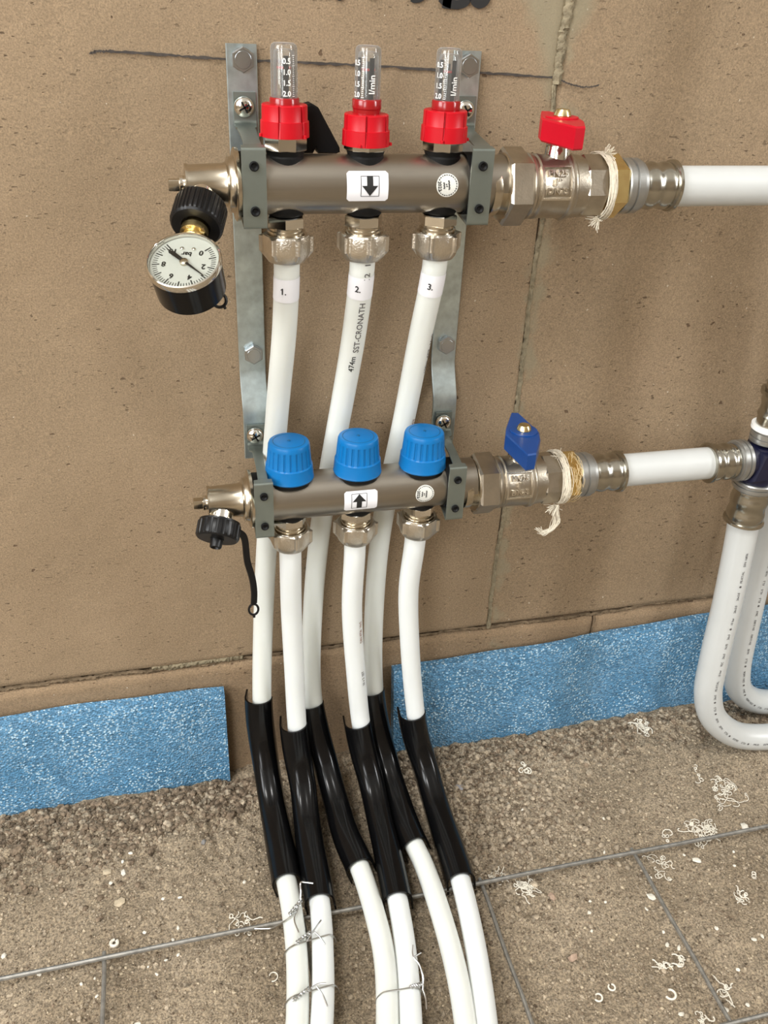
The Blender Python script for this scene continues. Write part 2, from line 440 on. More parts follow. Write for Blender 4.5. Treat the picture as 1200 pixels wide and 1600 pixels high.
class PathMap:
    """lays flat print round a pipe: (s along pipe from its start, t round it)"""
    def __init__(s, path, r, ref=(0, -1, 0)):
        s.fr = frames(path, ref); s.r = r; s.L = [0]
        for a, b in zip(s.fr, s.fr[1:]): s.L.append(s.L[-1]+(b[0]-a[0]).length)
    def at(s, d, ang):
        k = 0
        while k < len(s.L)-2 and s.L[k+1] < d: k += 1
        t = (d-s.L[k])/max(1e-9, s.L[k+1]-s.L[k]); a, b = s.fr[k], s.fr[k+1]
        P = a[0].lerp(b[0], t); N = a[2].lerp(b[2], t).normalized(); B = a[3].lerp(b[3], t).normalized()
        return P + (N*math.cos(ang)+B*math.sin(ang))*s.r
    def put(s, mb, vf, d0, ang0, turn=0):
        """turn 0: letters upright on a hanging pipe (x round the pipe); 1: letters run up the pipe"""
        out = []
        for x, y in vf[0]:
            if turn == 0: dd, a = -y, x/s.r
            else: dd, a = -x, -y/s.r
            out.append(s.at(d0+dd, ang0+a*SGN))
        return mb.add(out, vf[1])
SGN = 1

# ------------------------------------------------------------------ noise for relief
def vnoise(nx, ny, px, py, seed):
    """smooth value noise on an ny x nx grid with cell size px, py (in samples)"""
    r = np.random.default_rng(seed); gx = int(nx/px)+3; gy = int(ny/py)+3; g = r.random((gy, gx))
    X = np.arange(nx)/px; Y = np.arange(ny)/py; xi = X.astype(int); yi = Y.astype(int)
    fx = X-xi; fy = Y-yi; fx = fx*fx*(3-2*fx); fy = fy*fy*(3-2*fy)
    a = g[np.ix_(yi, xi)]; b = g[np.ix_(yi, xi+1)]; c = g[np.ix_(yi+1, xi)]; d = g[np.ix_(yi+1, xi+1)]
    return (a*(1-fx)+b*fx)*(1-fy)[:, None]+(c*(1-fx)+d*fx)*fy[:, None]
def grid_object(name, X, Y3, mat, parent=None):
    pass

# ------------------------------------------------------------------ the setting: wall of large sand blocks
wall = MB().box((.2, .062, 1.22), (5.6, .10, 2.64)).build('wall_back', M['mortar_dark'], None)
wall['kind'] = 'structure'
def block(x0, x1, z0, z1, mat, seed, res=.004, y=0.0):
    """one block: relief front face, ragged arrises that fall back into the joint, closed sides"""
    nx = max(8, int((x1-x0)/res)); nz = max(8, int((z1-z0)/res))
    xs = np.linspace(x0, x1, nx); zs = np.linspace(z0, z1, nz); XX, ZZ = np.meshgrid(xs, zs)
    e = np.minimum(np.minimum(XX-x0, x1-XX), np.minimum(ZZ-z0, z1-ZZ))
    rag = np.where(np.minimum(XX-x0, x1-XX) < np.minimum(ZZ-z0, z1-ZZ), .0012, .0022+.0035*(vnoise(nx, nz, 5, 5, seed)**2))
    d = np.clip(1-e/rag, 0, 1)
    YY = y + np.where(rag < .0015, .0016, .0045)*d**1.5 + .0006*(vnoise(nx, nz, 14, 14, seed+1)-.5) + .0005*(vnoise(nx, nz, 2, 2, seed+2)-.5)
    me = bpy.data.meshes.new('sand_block')
    v = np.stack([XX.ravel(), YY.ravel(), ZZ.ravel()], 1)
    i = np.arange(nx*nz).reshape(nz, nx)
    f = np.stack([i[:-1, :-1].ravel(), i[:-1, 1:].ravel(), i[1:, 1:].ravel(), i[1:, :-1].ravel()], 1).tolist()
    bo = list(i[0, :]) + list(i[1:, -1]) + list(i[-1, -2::-1]) + list(i[-2:0:-1, 0])
    n0 = len(v); back = v[bo].copy(); back[:, 1] = .011; v = np.vstack([v, back])
    m = len(bo)
    f += [(int(bo[(k+1) % m]), int(bo[k]), n0+k, n0+(k+1) % m) for k in range(m)]
    me.from_pydata(v.tolist(), [], f); me.update(); me.materials.append(mat)
    me.polygons.foreach_set('use_smooth', [True]*len(me.polygons)); me.set_sharp_from_angle(angle=math.radians(50))
    o = bpy.data.objects.new('sand_block', me); COL.objects.link(o); o.parent = wall
    return o
for o in (wall,): 
    o.data.transform(Matrix.Identity(4))
JX, JZ = .1985, .1195
block(-.62, JX-.0009, JZ+.0012, .742, M['wall'], 3)
block(JX+.0009, .86, JZ+.0012, .742, M['wall'], 13, y=.0006)
block(-1.12, -.624, JZ+.0012, .742, M['wall'], 17, .02)
block(.864, 1.42, JZ+.0012, .742, M['wall'], 19, .02)
block(-.42, .3100, -.06, JZ-.0012, M['wall2'], 23, .005, y=-.0006)
block(.3125, 1.0, -.06, JZ-.0012, M['wall2'], 29, .005, y=.0004)
block(-1.12, -.423, -.06, JZ-.0012, M['wall2'], 31, .02)
for k, (a, b_) in enumerate(((-1.12, -.4), (-.396, .4), (.404, 1.42))): block(a, b_, .747, 1.5, M['wall'], 40+k, .03)
# mortar squeezed out of the joints
def mortar_strip(p0, p1, w, seed, n=160, side=(1, 0, 0), proud=.0012, lump=.004, mat='mortar'):
    mb = MB(); p0, p1, S = V(p0), V(p1), V(side); r = random.Random(seed); rows = 7; vs = []; fs = []
    drift = 0
    for k in range(n+1):
        P = p0.lerp(p1, k/n); drift += r.uniform(-.0006, .0006); drift *= .97
        for i in range(rows):
            t = i/(rows-1)*2-1
            h = proud*(1-t*t) + r.uniform(-.0012, lump*.25)*(1-abs(t)) - .0016*abs(t)**3
            vs.append(P + S*(t*w/2*r.uniform(.6, 1.25)+drift) + V((0, -h, 0)))
    for k in range(n):
        for i in range(rows-1):
            a = k*rows+i; fs.append((a, a+1, a+rows+1, a+rows))
    mb.add(vs, fs); return mb.build('mortar', M[mat], wall, ang=60)
mortar_strip((JX, .0004, .594), (JX-.0003, .0004, .70), .0085, 1, 90, proud=.0020)
mortar_strip((JX+.0006, .0003, JZ), (JX, .0003, .60), .0046, 2, 260, proud=.0004, lump=.0028)
mortar_strip((-.34, .0012, JZ+.001), (-.06, .0012, JZ+.001), .0052, 3, 150, (0, 0, 1), .0002, .005, 'mortar_dark')
mortar_strip((-.115, .0012, JZ+.0035), (-.035, .0012, JZ+.0035), .009, 4, 60, (0, 0, 1), .0010, .006, 'mortar')
mortar_strip((-.06, .0012, JZ), (.50, .0012, JZ), .0034, 5, 260, (0, 0, 1), -.0001, .004, 'mortar_dark')
# a crack in the low block
cr = MB(); pts = [(.3112, -.0012, .1185), (.3122, -.0012, .112), (.3105, -.0012, .106), (.3115, -.0012, .099)]
cr.wire(catmull(pts, 4), .0007, 4).build('crack', M['mortar_dark'], wall)
# pencil line and brush writing on the wall
def ribbon(mb, path, w, y=-.0012):
    P = [V((p[0], y, p[1])) for p in path]; vs = []; fs = []
    for k, p in enumerate(P):
        T = (P[min(k+1, len(P)-1)]-P[max(k-1, 0)]).normalized(); N = V((-T.z, 0, T.x)); ww = w[k] if isinstance(w, list) else w
        vs += [p+N*ww/2, p-N*ww/2]
    for k in range(len(P)-1): fs.append((2*k, 2*k+2, 2*k+3, 2*k+1))
    mb.add(vs, fs); return mb
pl = MB()
def rough_line(pts, w, n=16, jit=.0003):
    c = catmull([(x, 0, z) for x, z in pts], n)
    return [(p.x, p.z+random.uniform(-jit, jit)) for p in c], [w*random.uniform(.55, 1.25) for _ in c]
for seg, w in (([(-.1088, .6050), (-.1048, .6062), (-.095, .6065), (-.06, .6052), (-.0285, .6040), (.03, .6032), (.0747, .6022), (.14, .6000), (.1935, .5984)], .0016),
               ([(.2004, .5966), (.207, .5944), (.2148, .5930), (.224, .5930), (.2292, .5944)], .0011)):
    c, ws = rough_line(seg, w); ribbon(pl, c, ws)
pl.build('pencil_line', M['pencil'], wall, smooth=False)
wr = MB()
for st, w in (([(.118, .672), (.1165, .655), (.1145, .642), (.1140, .6365)], .0058),
              ([(.110, .6425), (.1128, .6405), (.117, .6392), (.122, .6390), (.1268, .6408), (.128, .646), (.1255, .652), (.119, .654)], .0052),
              ([(.1435, .653), (.1350, .652), (.1312, .647), (.1330, .6410), (.1368, .6398), (.1405, .6420), (.1408, .648), (.137, .6505)], .0050),
              ([(.0905, .6415), (.0925, .6408), (.0955, .6412), (.0985, .643), (.100, .652)], .004),
              ([(.0415, .655), (.0420, .6425), (.0440, .6402), (.0470, .6425)], .004),
              ([(.060, .66), (.0605, .646), (.065, .642), (.071, .645), (.072, .655)], .004)):
    c = catmull([(x, 0, z) for x, z in st], 8); ribbon(wr, [(p.x, p.z) for p in c], w, -.0014)
wr.build('brush_writing', M['ink'], wall, smooth=False)

# ------------------------------------------------------------------ rest of the room, behind the camera
M['plaster'] = plain('bare_wall', (.30, .24, .17), .95, var=.1, vscale=3)
M['concrete'] = plain('bare_concrete', (.74, .735, .71), .95, var=.1, vscale=3)
def slab(name, c, size, mat, lab=None):
    o = MB().box(c, size).build(name, M[mat], None, c); o['kind'] = 'structure'; return o
slab('ceiling', (.2, -1.62, 2.56), (5.6, 3.6, .12), 'concrete')
def side_wall(name, x, y0, y1, z0, z1):
    mb = MB()
    for (ya, yb, za, zb) in ((.0, y1, -.05, 2.5), (y0, -3.36, -.05, 2.5), (y1, y0, -.05, z0), (y1, y0, z1, 2.5)):
        mb.box((x, (ya+yb)/2, (za+zb)/2), (.14, abs(yb-ya), zb-za))
    o = mb.build(name, M['plaster'], None, (x, -1.6, 0)); o['kind'] = 'structure'
side_wall('wall_left', -2.45, -2.05, -.55, 1.0, 2.40)
side_wall('wall_right', 2.85, -1.85, -1.39, 1.0, 2.40)
mb = MB()
for xa, xb, za, zb in ((-2.5, -2.3, -.05, 2.5), (-1.2, 2.9, -.05, 2.5), (-2.3, -1.2, 2.35, 2.5), (-2.3, -1.2, -.05, .85)):
    mb.box(((xa+xb)/2, -3.36, (za+zb)/2), (xb-xa, .14, zb-za))
o = mb.build('wall_rear', M['plaster'], None, (.2, -3.36, 0)); o['kind'] = 'structure'

# ------------------------------------------------------------------ the floor: dirt
FX0, FX1, FY0, FY1, FR = -.46, .80, -.46, .012, .0016
fnx, fny = int((FX1-FX0)/FR), int((FY1-FY0)/FR)
fx = np.linspace(FX0, FX1, fnx); fy = np.linspace(FY0, FY1, fny); FXX, FYY = np.meshgrid(fx, fy)
c_ = lambda mm: mm/1000/FR
rough_mask = np.clip((FYY+.10)/.06, 0, 1)*.9 + np.exp(-((FXX-.165)/.05)**2-((FYY+.12)/.09)**2)*.9 + np.exp(-((FXX+.09)/.05)**2-((FYY+.09)/.05)**2)*.5
rough_mask = np.clip(rough_mask*(.45+.9*vnoise(fnx, fny, c_(35), c_(35), 5)) + .18, 0, 1)
FH = (-.0075 + .006*(vnoise(fnx, fny, c_(70), c_(70), 1)-.5) + .0032*(vnoise(fnx, fny, c_(24), c_(24), 2)-.5)
      + rough_mask*(.0052*(vnoise(fnx, fny, c_(9), c_(9), 3)-.45) + .0042*(vnoise(fnx, fny, c_(4.6), c_(4.6), 4)-.45))
      + .0011*(vnoise(fnx, fny, c_(3.4), c_(3.4), 6)-.5) - .006*np.clip((FYY+.05)/.05, 0, 1))
FH = np.minimum(FH, .0006)
def fh(x, y):
    i = min(fnx-1, max(0, int((x-FX0)/FR))); j = min(fny-1, max(0, int((y-FY0)/FR))); return float(FH[j, i])
def build_floor():
    me = bpy.data.meshes.new('floor'); v = np.stack([FXX.ravel(), FYY.ravel(), FH.ravel()], 1)
    i = np.arange(fnx*fny).reshape(fny, fnx)
    f = np.stack([i[:-1, :-1].ravel(), i[:-1, 1:].ravel(), i[1:, 1:].ravel(), i[1:, :-1].ravel()], 1)
    n = len(v); X0, X1, Y0 = -2.6, 3.0, -3.5
    # coarse surround joined to the rim
    ex = [(X0, Y0, -.008), (FX0, Y0, -.008), (FX1, Y0, -.008), (X1, Y0, -.008), (X0, FY0, -.008), (X1, FY0, -.008), (X0, FY1, -.012), (X1, FY1, -.012)]
    q = i[0, 0], i[0, -1], i[-1, 0], i[-1, -1]
    extra = [(n, n+1, q[0], n+4), (n+1, n+2, q[1], q[0]), (n+2, n+3, n+5, q[1]), (n+4, q[0], q[2], n+6), (q[1], n+5, n+7, q[3])]
    v = np.vstack([v, np.array(ex)])
    me.from_pydata(v.tolist(), [], f.tolist()+[tuple(int(a) for a in e) for e in extra]); me.update()
    me.materials.append(M['dirt']); me.polygons.foreach_set('use_smooth', [True]*len(me.polygons))
    o = bpy.data.objects.new('floor', me); COL.objects.link(o); o['kind'] = 'structure'; return o
floor = build_floor()
def stone_mesh(r, sx, sy, sz, rnd):
    t = (1+5**.5)/2
    ico = [(-1, t, 0), (1, t, 0), (-1, -t, 0), (1, -t, 0), (0, -1, t), (0, 1, t), (0, -1, -t), (0, 1, -t), (t, 0, -1), (t, 0, 1), (-t, 0, -1), (-t, 0, 1)]
    fs = [(0, 11, 5), (0, 5, 1), (0, 1, 7), (0, 7, 10), (0, 10, 11), (1, 5, 9), (5, 11, 4), (11, 10, 2), (10, 7, 6), (7, 1, 8), (3, 9, 4), (3, 4, 2), (3, 2, 6), (3, 6, 8), (3, 8, 9), (4, 9, 5), (2, 4, 11), (6, 2, 10), (8, 6, 7), (9, 8, 1)]
    a = rnd.uniform(0, 6.28); ca, sa = math.cos(a), math.sin(a); vs = []
    for x, y, z in ico:
        k = r/1.9*rnd.uniform(.72, 1.2); x, y, z = x*k*sx, y*k*sy, z*k*sz
        vs.append((x*ca-y*sa, x*sa+y*ca, z))
    return vs, fs
def grain_mesh(r, sx, sy, sz, rnd):
    a = rnd.uniform(0, 6.28); ca, sa = math.cos(a), math.sin(a); vs = []
    for x, y, z in ((1, 0, 0), (0, 1, 0), (-1, 0, 0), (0, -1, 0), (.3, .2, 1), (0, 0, -1)):
        k = r*rnd.uniform(.75, 1.2); x, y, z = x*k*sx, y*k*sy, z*k*sz; vs.append((x*ca-y*sa, x*sa+y*ca, z))
    return vs, [(0, 1, 4), (1, 2, 4), (2, 3, 4), (3, 0, 4), (1, 0, 5), (2, 1, 5), (3, 2, 5), (0, 3, 5)]
def crumbs(name, n, seed, sampler, mat, rmin, rmax):
    rnd = random.Random(seed); mb = MB()
    small = rmax < .0020
    for _ in range(n):
        x, y = sampler(rnd); r = rmin*(rmax/rmin)**(rnd.random()**2.2)
        vs, fs = (grain_mesh if small else stone_mesh)(r, rnd.uniform(.8, 1.3), rnd.uniform(.7, 1.1), rnd.uniform(.5, .85), rnd)
        z = fh(x, y)+r*.25; mb.add([(a+x, b+y, c+z) for a, b, c in vs], fs)
    o = mb.build(name, mat, floor, smooth=False); o['kind'] = 'stuff'; return o
def s_wall(r):
    x = r.uniform(-.34, -.03); return x, -.018-abs(r.gauss(0, .03))*(1.25 if x < -.12 else .8)
def s_mid(r):
    return r.gauss(.165, .055), min(-.02, -.10+r.gauss(0, .055))
def s_right(r): return r.uniform(.1, .6), -.022-abs(r.gauss(0, .022))
def s_all(r): return r.uniform(-.30, .56), -.02-.33*r.random()
crumbs('dirt_crumbs', 3600, 1, s_wall, M['crumb'], .0010, .0040)
crumbs('dirt_crumbs', 1600, 6, s_wall, M['crumb_light'], .0009, .0034)
crumbs('dirt_crumbs', 2600, 2, s_mid, M['crumb_light'], .0010, .0036)
crumbs('dirt_crumbs', 1400, 9, s_mid, M['crumb'], .0008, .0028)
crumbs('dirt_crumbs', 1800, 3, s_right, M['crumb'], .0010, .0032)
crumbs('dirt_crumbs', 1500, 7, s_right, M['crumb_light'], .0010, .0030)
crumbs('dirt_crumbs', 22000, 4, s_all, M['crumb_light'], .0005, .0015)
crumbs('dirt_crumbs', 11000, 8, s_all, M['crumb'], .0005, .0015)
crumbs('dirt_crumbs', 2500, 10, s_all, M['crumb_light'], .0012, .0024)
crumbs('dirt_crumbs', 1500, 5, s_all, M['chip_tan'], .0007, .0018)

# ------------------------------------------------------------------ blue edge insulation strips
def foam(name, x0, x1, ztop, zbot, label, lean=0.0, seed=1, nx=70):
    mb = MB(); r = random.Random(seed); vs = []; fs = []; nz = 10; th = .0095
    ph = r.uniform(0, 6)
    def pt(i, j, back):
        t = i/nx; x = x0+(x1-x0)*t; s = j/nz
        zt, zb = ztop(x), zbot(x)
        bulge = .0028*math.sin(x*21+ph)+.0016*math.sin(x*57+ph*2) + .004*(1-s)**2
        y = -.0035-bulge*.6 - (0 if back else th) - .002
        e = min(s, 1-s)*nz
        if not back and e < .5: y += .0015
        return (x+lean*(1-s)*(1-t)**6, y, zb+(zt-zb)*s)
    idx = {}
    for b in (0, 1):
        for i in range(nx+1):
            for j in range(nz+1): idx[b, i, j] = len(vs); vs.append(pt(i, j, b))
    for i in range(nx):
        for j in range(nz):
            fs.append((idx[0, i, j], idx[0, i+1, j], idx[0, i+1, j+1], idx[0, i, j+1]))
            fs.append((idx[1, i, j], idx[1, i, j+1], idx[1, i+1, j+1], idx[1, i+1, j]))
        for j in (0, nz):
            q = (idx[0, i, j], idx[1, i, j], idx[1, i+1, j], idx[0, i+1, j]); fs.append(q if j == 0 else q[::-1])
    for j in range(nz):
        for i in (0, nx):
            q = (idx[0, i, j], idx[0, i, j+1], idx[1, i, j+1], idx[1, i, j]); fs.append(q if i == 0 else q[::-1])
    mb.add(vs, fs); o = mb.build(name, M['foam'], None, ((x0+x1)/2, -.008, zbot((x0+x1)/2)), ang=50)
    return tag(o, label, 'insulation')
foam('edge_insulation_strip', -.60, -.0545, lambda x: .0965+(x+.05)*-.004, lambda x: -.0145, 'blue foam edge strip left of the black pipe guides, cut off straight', seed=4)
foam('edge_insulation_strip', .1035, .95, lambda x: .0925+(x-.107)*.043, lambda x: -.0145, 'blue foam edge strip right of the black guides, running behind the white loops', lean=.004, seed=9)

# ------------------------------------------------------------------ reinforcing mesh
mesh_t = thing('reinforcing_mesh', 'thin grey welded steel wire mesh lying on the dirt floor', 'wire mesh', (.05, -.187, .0))
ZB = .0053
def bar(p0, p1, r=.0018, bow=.0006):
    n = 40; pts = [V(p0).lerp(V(p1), k/n)+V((0, 0, bow*math.sin(k*.9))) for k in range(n+1)]
    return MB().wire(pts, r, 8)
bar((-.75, -.1885, ZB), (.95, -.1865, ZB)).build('wire_bar', M['rebar'], mesh_t)
bar((-.75, -.3405, ZB), (.95, -.3385, ZB)).build('wire_bar', M['rebar'], mesh_t)
bar((-.75, -.4935, ZB), (.95, -.4915, ZB)).build('wire_bar', M['rebar'], mesh_t)
for x, dx in ((-.4705, 0), (-.3185, 0), (-.1662, -.001), (-.0135, -.002), (.1385, -.009), (.2805, -.001), (.4305, 0), (.5825, 0)):
    mb = MB(); pts = [V((x+dx*(k/20)+.0004*math.sin(k*1.3), -.181-.35*k/20, ZB-.0032+.0003*math.sin(k*.7))) for k in range(21)]
    mb.wire(pts, .0017, 8).build('wire_bar', M['rebar'], mesh_t)

# ------------------------------------------------------------------ manifold bars
YU, ZU, YL, ZL, RB = -.0627, .5411, -.0687, .3260, .0174
UX = (-.0004, .0490, .0985); LX = (-.0015, .0485, .0980)
def manifold(name, label, x0, x1, y, z, ports, cap_r):
    t = thing(name, label, 'manifold', (x0, y, z))
    MB().lathe((x0, y, z), (1, 0, 0), [(0, RB-.002), (.0012, RB), (x1-x0-.0012, RB), (x1-x0, RB-.002)], 64).build('bar', M['steel_bar'], t)
    for px in ports:
        c = MB().lathe((px, y, z), (0, 0, 1), [(RB-.006, .0118), (RB-.0012, .0118), (RB+.0004, .0105), (RB+.0012, .0098)], 32).build('upper_port', M['rubber'], t)
        MB().lathe((px, y, z), (0, 0, -1), [(RB-.006, .0125), (RB-.0022, .0125), (RB+.0002, .0108), (RB+.0006, .0100)], 32).build('lower_port', M['rubber'], t)
    return t
manU = manifold('manifold_bar', 'brushed steel upper manifold bar with a down arrow sticker', -.0290, .1400, YU, ZU, UX, 0)
manL = manifold('manifold_bar', 'brushed steel lower manifold bar with an up arrow sticker', -.0290, .1390, YL, ZL, LX, 0)
def sticker(parent, y, z, x0, ang, w, h, down, sh):
    R1 = RB+.00025
    o = on_bar(MB(), grid2d(w, h, 14, 12, .0016), x0, y, z, R1, ang).build('arrow_sticker', M['paper'], parent)
    mb = MB(); R2 = R1+.00018; bw, bh = .0112, .0118; lw = .00035; cx = x0+sh; s = -1 if down else 1
    for (cx2, cy2, ww, hh) in ((0, bh/2, bw, lw), (0, -bh/2, bw, lw), (-bw/2, 0, lw, bh), (bw/2, 0, lw, bh)):
        v, f = grid2d(ww, hh, 4, 6); on_bar(mb, ([(a+cx2, b+cy2) for a, b in v], f), cx, y, z, R2, ang)
    v, f = grid2d(.0038, bh*.52, 2, 6); on_bar(mb, ([(a, b-s*bh*.24) for a, b in v], f), cx, y, z, R2, ang)
    hd = []; n = 8
    for k in range(n+1):
        q = k/n; wd = .0050*(1-q); yy = s*(-.0003+q*.0060); hd += [(-wd-1e-5, yy), (wd+1e-5, yy)]
    on_bar(mb, (hd, [(2*k, 2*k+1, 2*k+3, 2*k+2) for k in range(n)]), cx, y, z, R2, ang)
    mb.build('arrow_print', M['ink'], o)
def round_sticker(parent, y, z, x0, ang, rot):
    R1 = RB+.00025; o = on_bar(MB(), disc2d(.0071, 6, 40), x0, y, z, R1, ang).build('round_sticker', M['paper_round'], parent)
    mb = MB(); R2 = R1+.00018; c, s = math.cos(rot), math.sin(rot)
    def put(v, f, dx, dy, turn=0):
        ct, st = math.cos(turn), math.sin(turn)
        q = [(a*ct-b*st+dx, a*st+b*ct+dy) for a, b in v]; on_bar(mb, ([(a*c-b*s, a*s+b*c) for a, b in q], f), x0, y, z, R2, ang)
    v, f = bold(*text2d('2023', .0030), .00008); put(v, f, 0, -.0050)
    for k in range(22):
        a = 2*PI*k/26 - PI*.33
        w = (.0011, .0007, .0009)[k % 3]; v, f = grid2d(w, .00055, 1, 1); put(v, f, .0061*math.cos(a), .0061*math.sin(a), a+PI/2)
    for yy, ww in ((.0012, .0056), (-.0004, .0022), (-.0020, .0040)):
        n = int(ww/.0008)
        for k in range(n):
            v, f = grid2d(.00065, .0009, 1, 1); put(v, f, -ww/2+(k+.5)*ww/n, yy+(.0001 if k % 2 else -.0001))
    mb.build('sticker_print', M['ink'], o)
sticker(manU, YU, ZU, .0470, .11, .0258, .0180, True, .0014)
round_sticker(manU, YU, ZU, .0974, .13, -PI/2+.1)
sticker(manL, YL, ZL, .0478, .02, .0245, .0162, False, -.0012)
round_sticker(manL, YL, ZL, .0960, .08, -PI/2-.05)

# ------------------------------------------------------------------ wall brackets
def strap_path(x):
    return [(x, -.0022, .6130), (x, -.0022, .56), (x, -.0022, .50), (x, -.0022, .45), (x, -.0022, .405), (x, -.003, .396), (x, -.0060, .388), (x, -.0115, .377), (x, -.0140, .371), (x, -.0148, .364), (x, -.0150, .350), (x, -.0150, .332)]
def hexbolt(x, y, z, R, name, mat, parent, domed=True):
    mb = MB(); pts = [(R*math.cos(PI/6+k*PI/3), R*math.sin(PI/6+k*PI/3)) for k in range(6)]
    mb.prism(pts, (x, y, z), (1, 0, 0), (0, 0, 1), 0, .0042, .0006)
    mb.lathe((x, y, z), (0, -1, 0), [(.0041, R*.70), (.0046, R*.66), (.0046, R*.1)], 24)
    o = mb.build(name, mat, parent)
    MB().lathe((x, y, z), (0, -1, 0), [(-.0006, R*.92), (.0002, R*.92), (.0003, R*.8)], 24).build('washer', mat, o)
    return o
def crosshead(x, y, z, R, parent, mat):
    o = MB().lathe((x, y, z), (0, -1, 0), [(0, R), (.001, R), (.0024, R*.86), (.0034, R*.6), (.0038, R*.3), (.0039, .0002)], 28).build('screw', mat, parent)
    mb = MB()
    for a in (.5, .5+PI/2): mb.box((x, y-.0038, z), (R*1.15, .0011, .0012), (math.cos(a), 0, math.sin(a)), (-math.sin(a), 0, math.cos(a)))
    mb.build('cross_slot', M['rubber'], o); o.children[-1]['kind'] = 'stuff'; return o
def fillet(pts, r, n=4):
    """polyline with rounded corners; pts carry (point, width)"""
    out = [(V(pts[0][0]), pts[0][1])]
    for (a, _), (b, w), (c, _) in zip(pts, pts[1:], pts[2:]):
        a, b, c = V(a), V(b), V(c); la, lc = (a-b).length, (c-b).length; q = min(r, la*.45, lc*.45)
        p0 = b+(a-b)/la*q; p1 = b+(c-b)/lc*q
        for k in range(n+1):
            t = k/n; out.append((p0*(1-t)**2+b*2*t*(1-t)+p1*t*t, w))
    out.append((V(pts[-1][0]), pts[-1][1])); return out
def clamp(parent, xs, xf, ytab, z_tab0, z_tab1, yf, zt, zb, w, wn, axis_y, axis_z, zscrew):
    """holder bent round the bar: tab screwed to the strap, narrow neck out over the bar, front plate, leg back under the bar"""
    th = .0016; L = lambda t: xs+(xf-xs)*t
    pts = [((xs, ytab, z_tab1), w), ((xs, ytab, z_tab0), w), ((L(.08), ytab-.0060, z_tab0-.0012), w*.95),
           ((L(.22), ytab-.013, z_tab0*.8+zt*.2-.0008), wn*1.12), ((L(.60), ytab+(yf-ytab)*.60, z_tab0*.3+zt*.7), wn), ((L(.94), yf+.0065, zt+.0006), wn*1.02), ((xf, yf+.0035, zt), w*.95)]
    pts += [((xf, yf, zt-.0006), w), ((xf, yf, zb), w), ((L(.6), ytab+(yf-ytab)*.6, zb-.0008), w), ((xs, ytab, zb-.001), w)]
    P = fillet(pts, .0022); vs = []; fs = []
    for k, (p, ww) in enumerate(P):
        T = (P[min(k+1, len(P)-1)][0]-P[max(k-1, 0)][0]); T.x = 0; T.normalize()
        N = V((0, -T.z, T.y)).normalized()
        for b, q in ((-ww/2, 0), (ww/2, 0), (ww/2, th*.75), (ww/2-.0005, th), (-ww/2+.0005, th), (-ww/2, th*.75)):
            vs.append(p + V((b, 0, 0)) + N*q)
    for k in range(len(P)-1):
        for i in range(6):
            j = (i+1) % 6; fs.append((k*6+i, k*6+j, k*6+6+j, k*6+6+i))
    fs += [(5, 4, 3, 2, 1, 0), tuple((len(P)-1)*6+i for i in range(6))]
    o = MB().add(vs, fs).build('bar_clamp', M['zinc_paint'], parent, ang=24)
    for hz in (zt-.0105, zb+.0105):
        MB().lathe((xf, yf+.0006, hz), (0, -1, 0), [(0, .0028), (.0021, .0028), (.0023, .0022), (.0012, .0011)], 20).build('clamp_hole', M['rubber'], o)
    MB().lathe((xf-.0062, axis_y, axis_z), (1, 0, 0), [(0, RB+.0004), (0, RB+.0014), (.0124, RB+.0014), (.0124, RB+.0004)], 48, cap=False).build('rubber_liner', M['rubber'], o)
    crosshead(xs-.0008, ytab-.0016, zscrew, .0063, o, M['chrome'])
    return o
def bracket(label, xs, w, xfu, xfl):
    t = thing('mounting_bracket', label, 'bracket', (xs, -.001, .332))
    mb = MB(); path = [V(p) for p in catmull(strap_path(xs), 4)]; vs = []; fs = []
    for k, p in enumerate(path):
        T = (path[min(k+1, len(path)-1)]-path[max(k-1, 0)]).normalized(); N = V((0, T.z, -T.y))
        if N.y > 0: N = -N
        c = .0025 if k == 0 else 0
        for b, q in ((-w/2, 0), (-w/2, .0017), (-w/2+.0005, .0022), (w/2-.0005, .0022), (w/2, .0017), (w/2, 0)): vs.append(p+V((b, 0, 0))+N*q)
    n = 6
    for k in range(len(path)-1):
        for i in range(n):
            j = (i+1) % n; fs.append((k*n+j, k*n+i, (k+1)*n+i, (k+1)*n+j))
    fs += [tuple(range(n)), tuple((len(path)-1)*n+i for i in range(n-1, -1, -1))]
    mb.add(vs, fs).build('strap', M['zinc'], t, ang=30)
    hexbolt(xs+.0004, -.0046, .6043, .0075, 'wall_bolt', M['bolt'], t)
    hexbolt(xs+.0008, -.0046, .4115, .0072, 'wall_bolt', M['bolt'], t)
    clamp(t, xs+.0008, xfu, -.0062, .5680, .5860, -.0826, .5655, .5192, .0142, .0100, YU, ZU, .5776)
    clamp(t, xs-.0008, xfl, -.0192, .3450, .3605, -.0890, .3492, .3040, .0132, .0066, YL, ZL, .3528)
    return t
bracket('left galvanised strap bracket bolted to the wall beside the pressure gauge', -.0180, .0192, -.0216, -.0225)
bracket('right galvanised strap bracket bolted to the wall beside the ball valves', .1302, .0192, .1185, .1195)

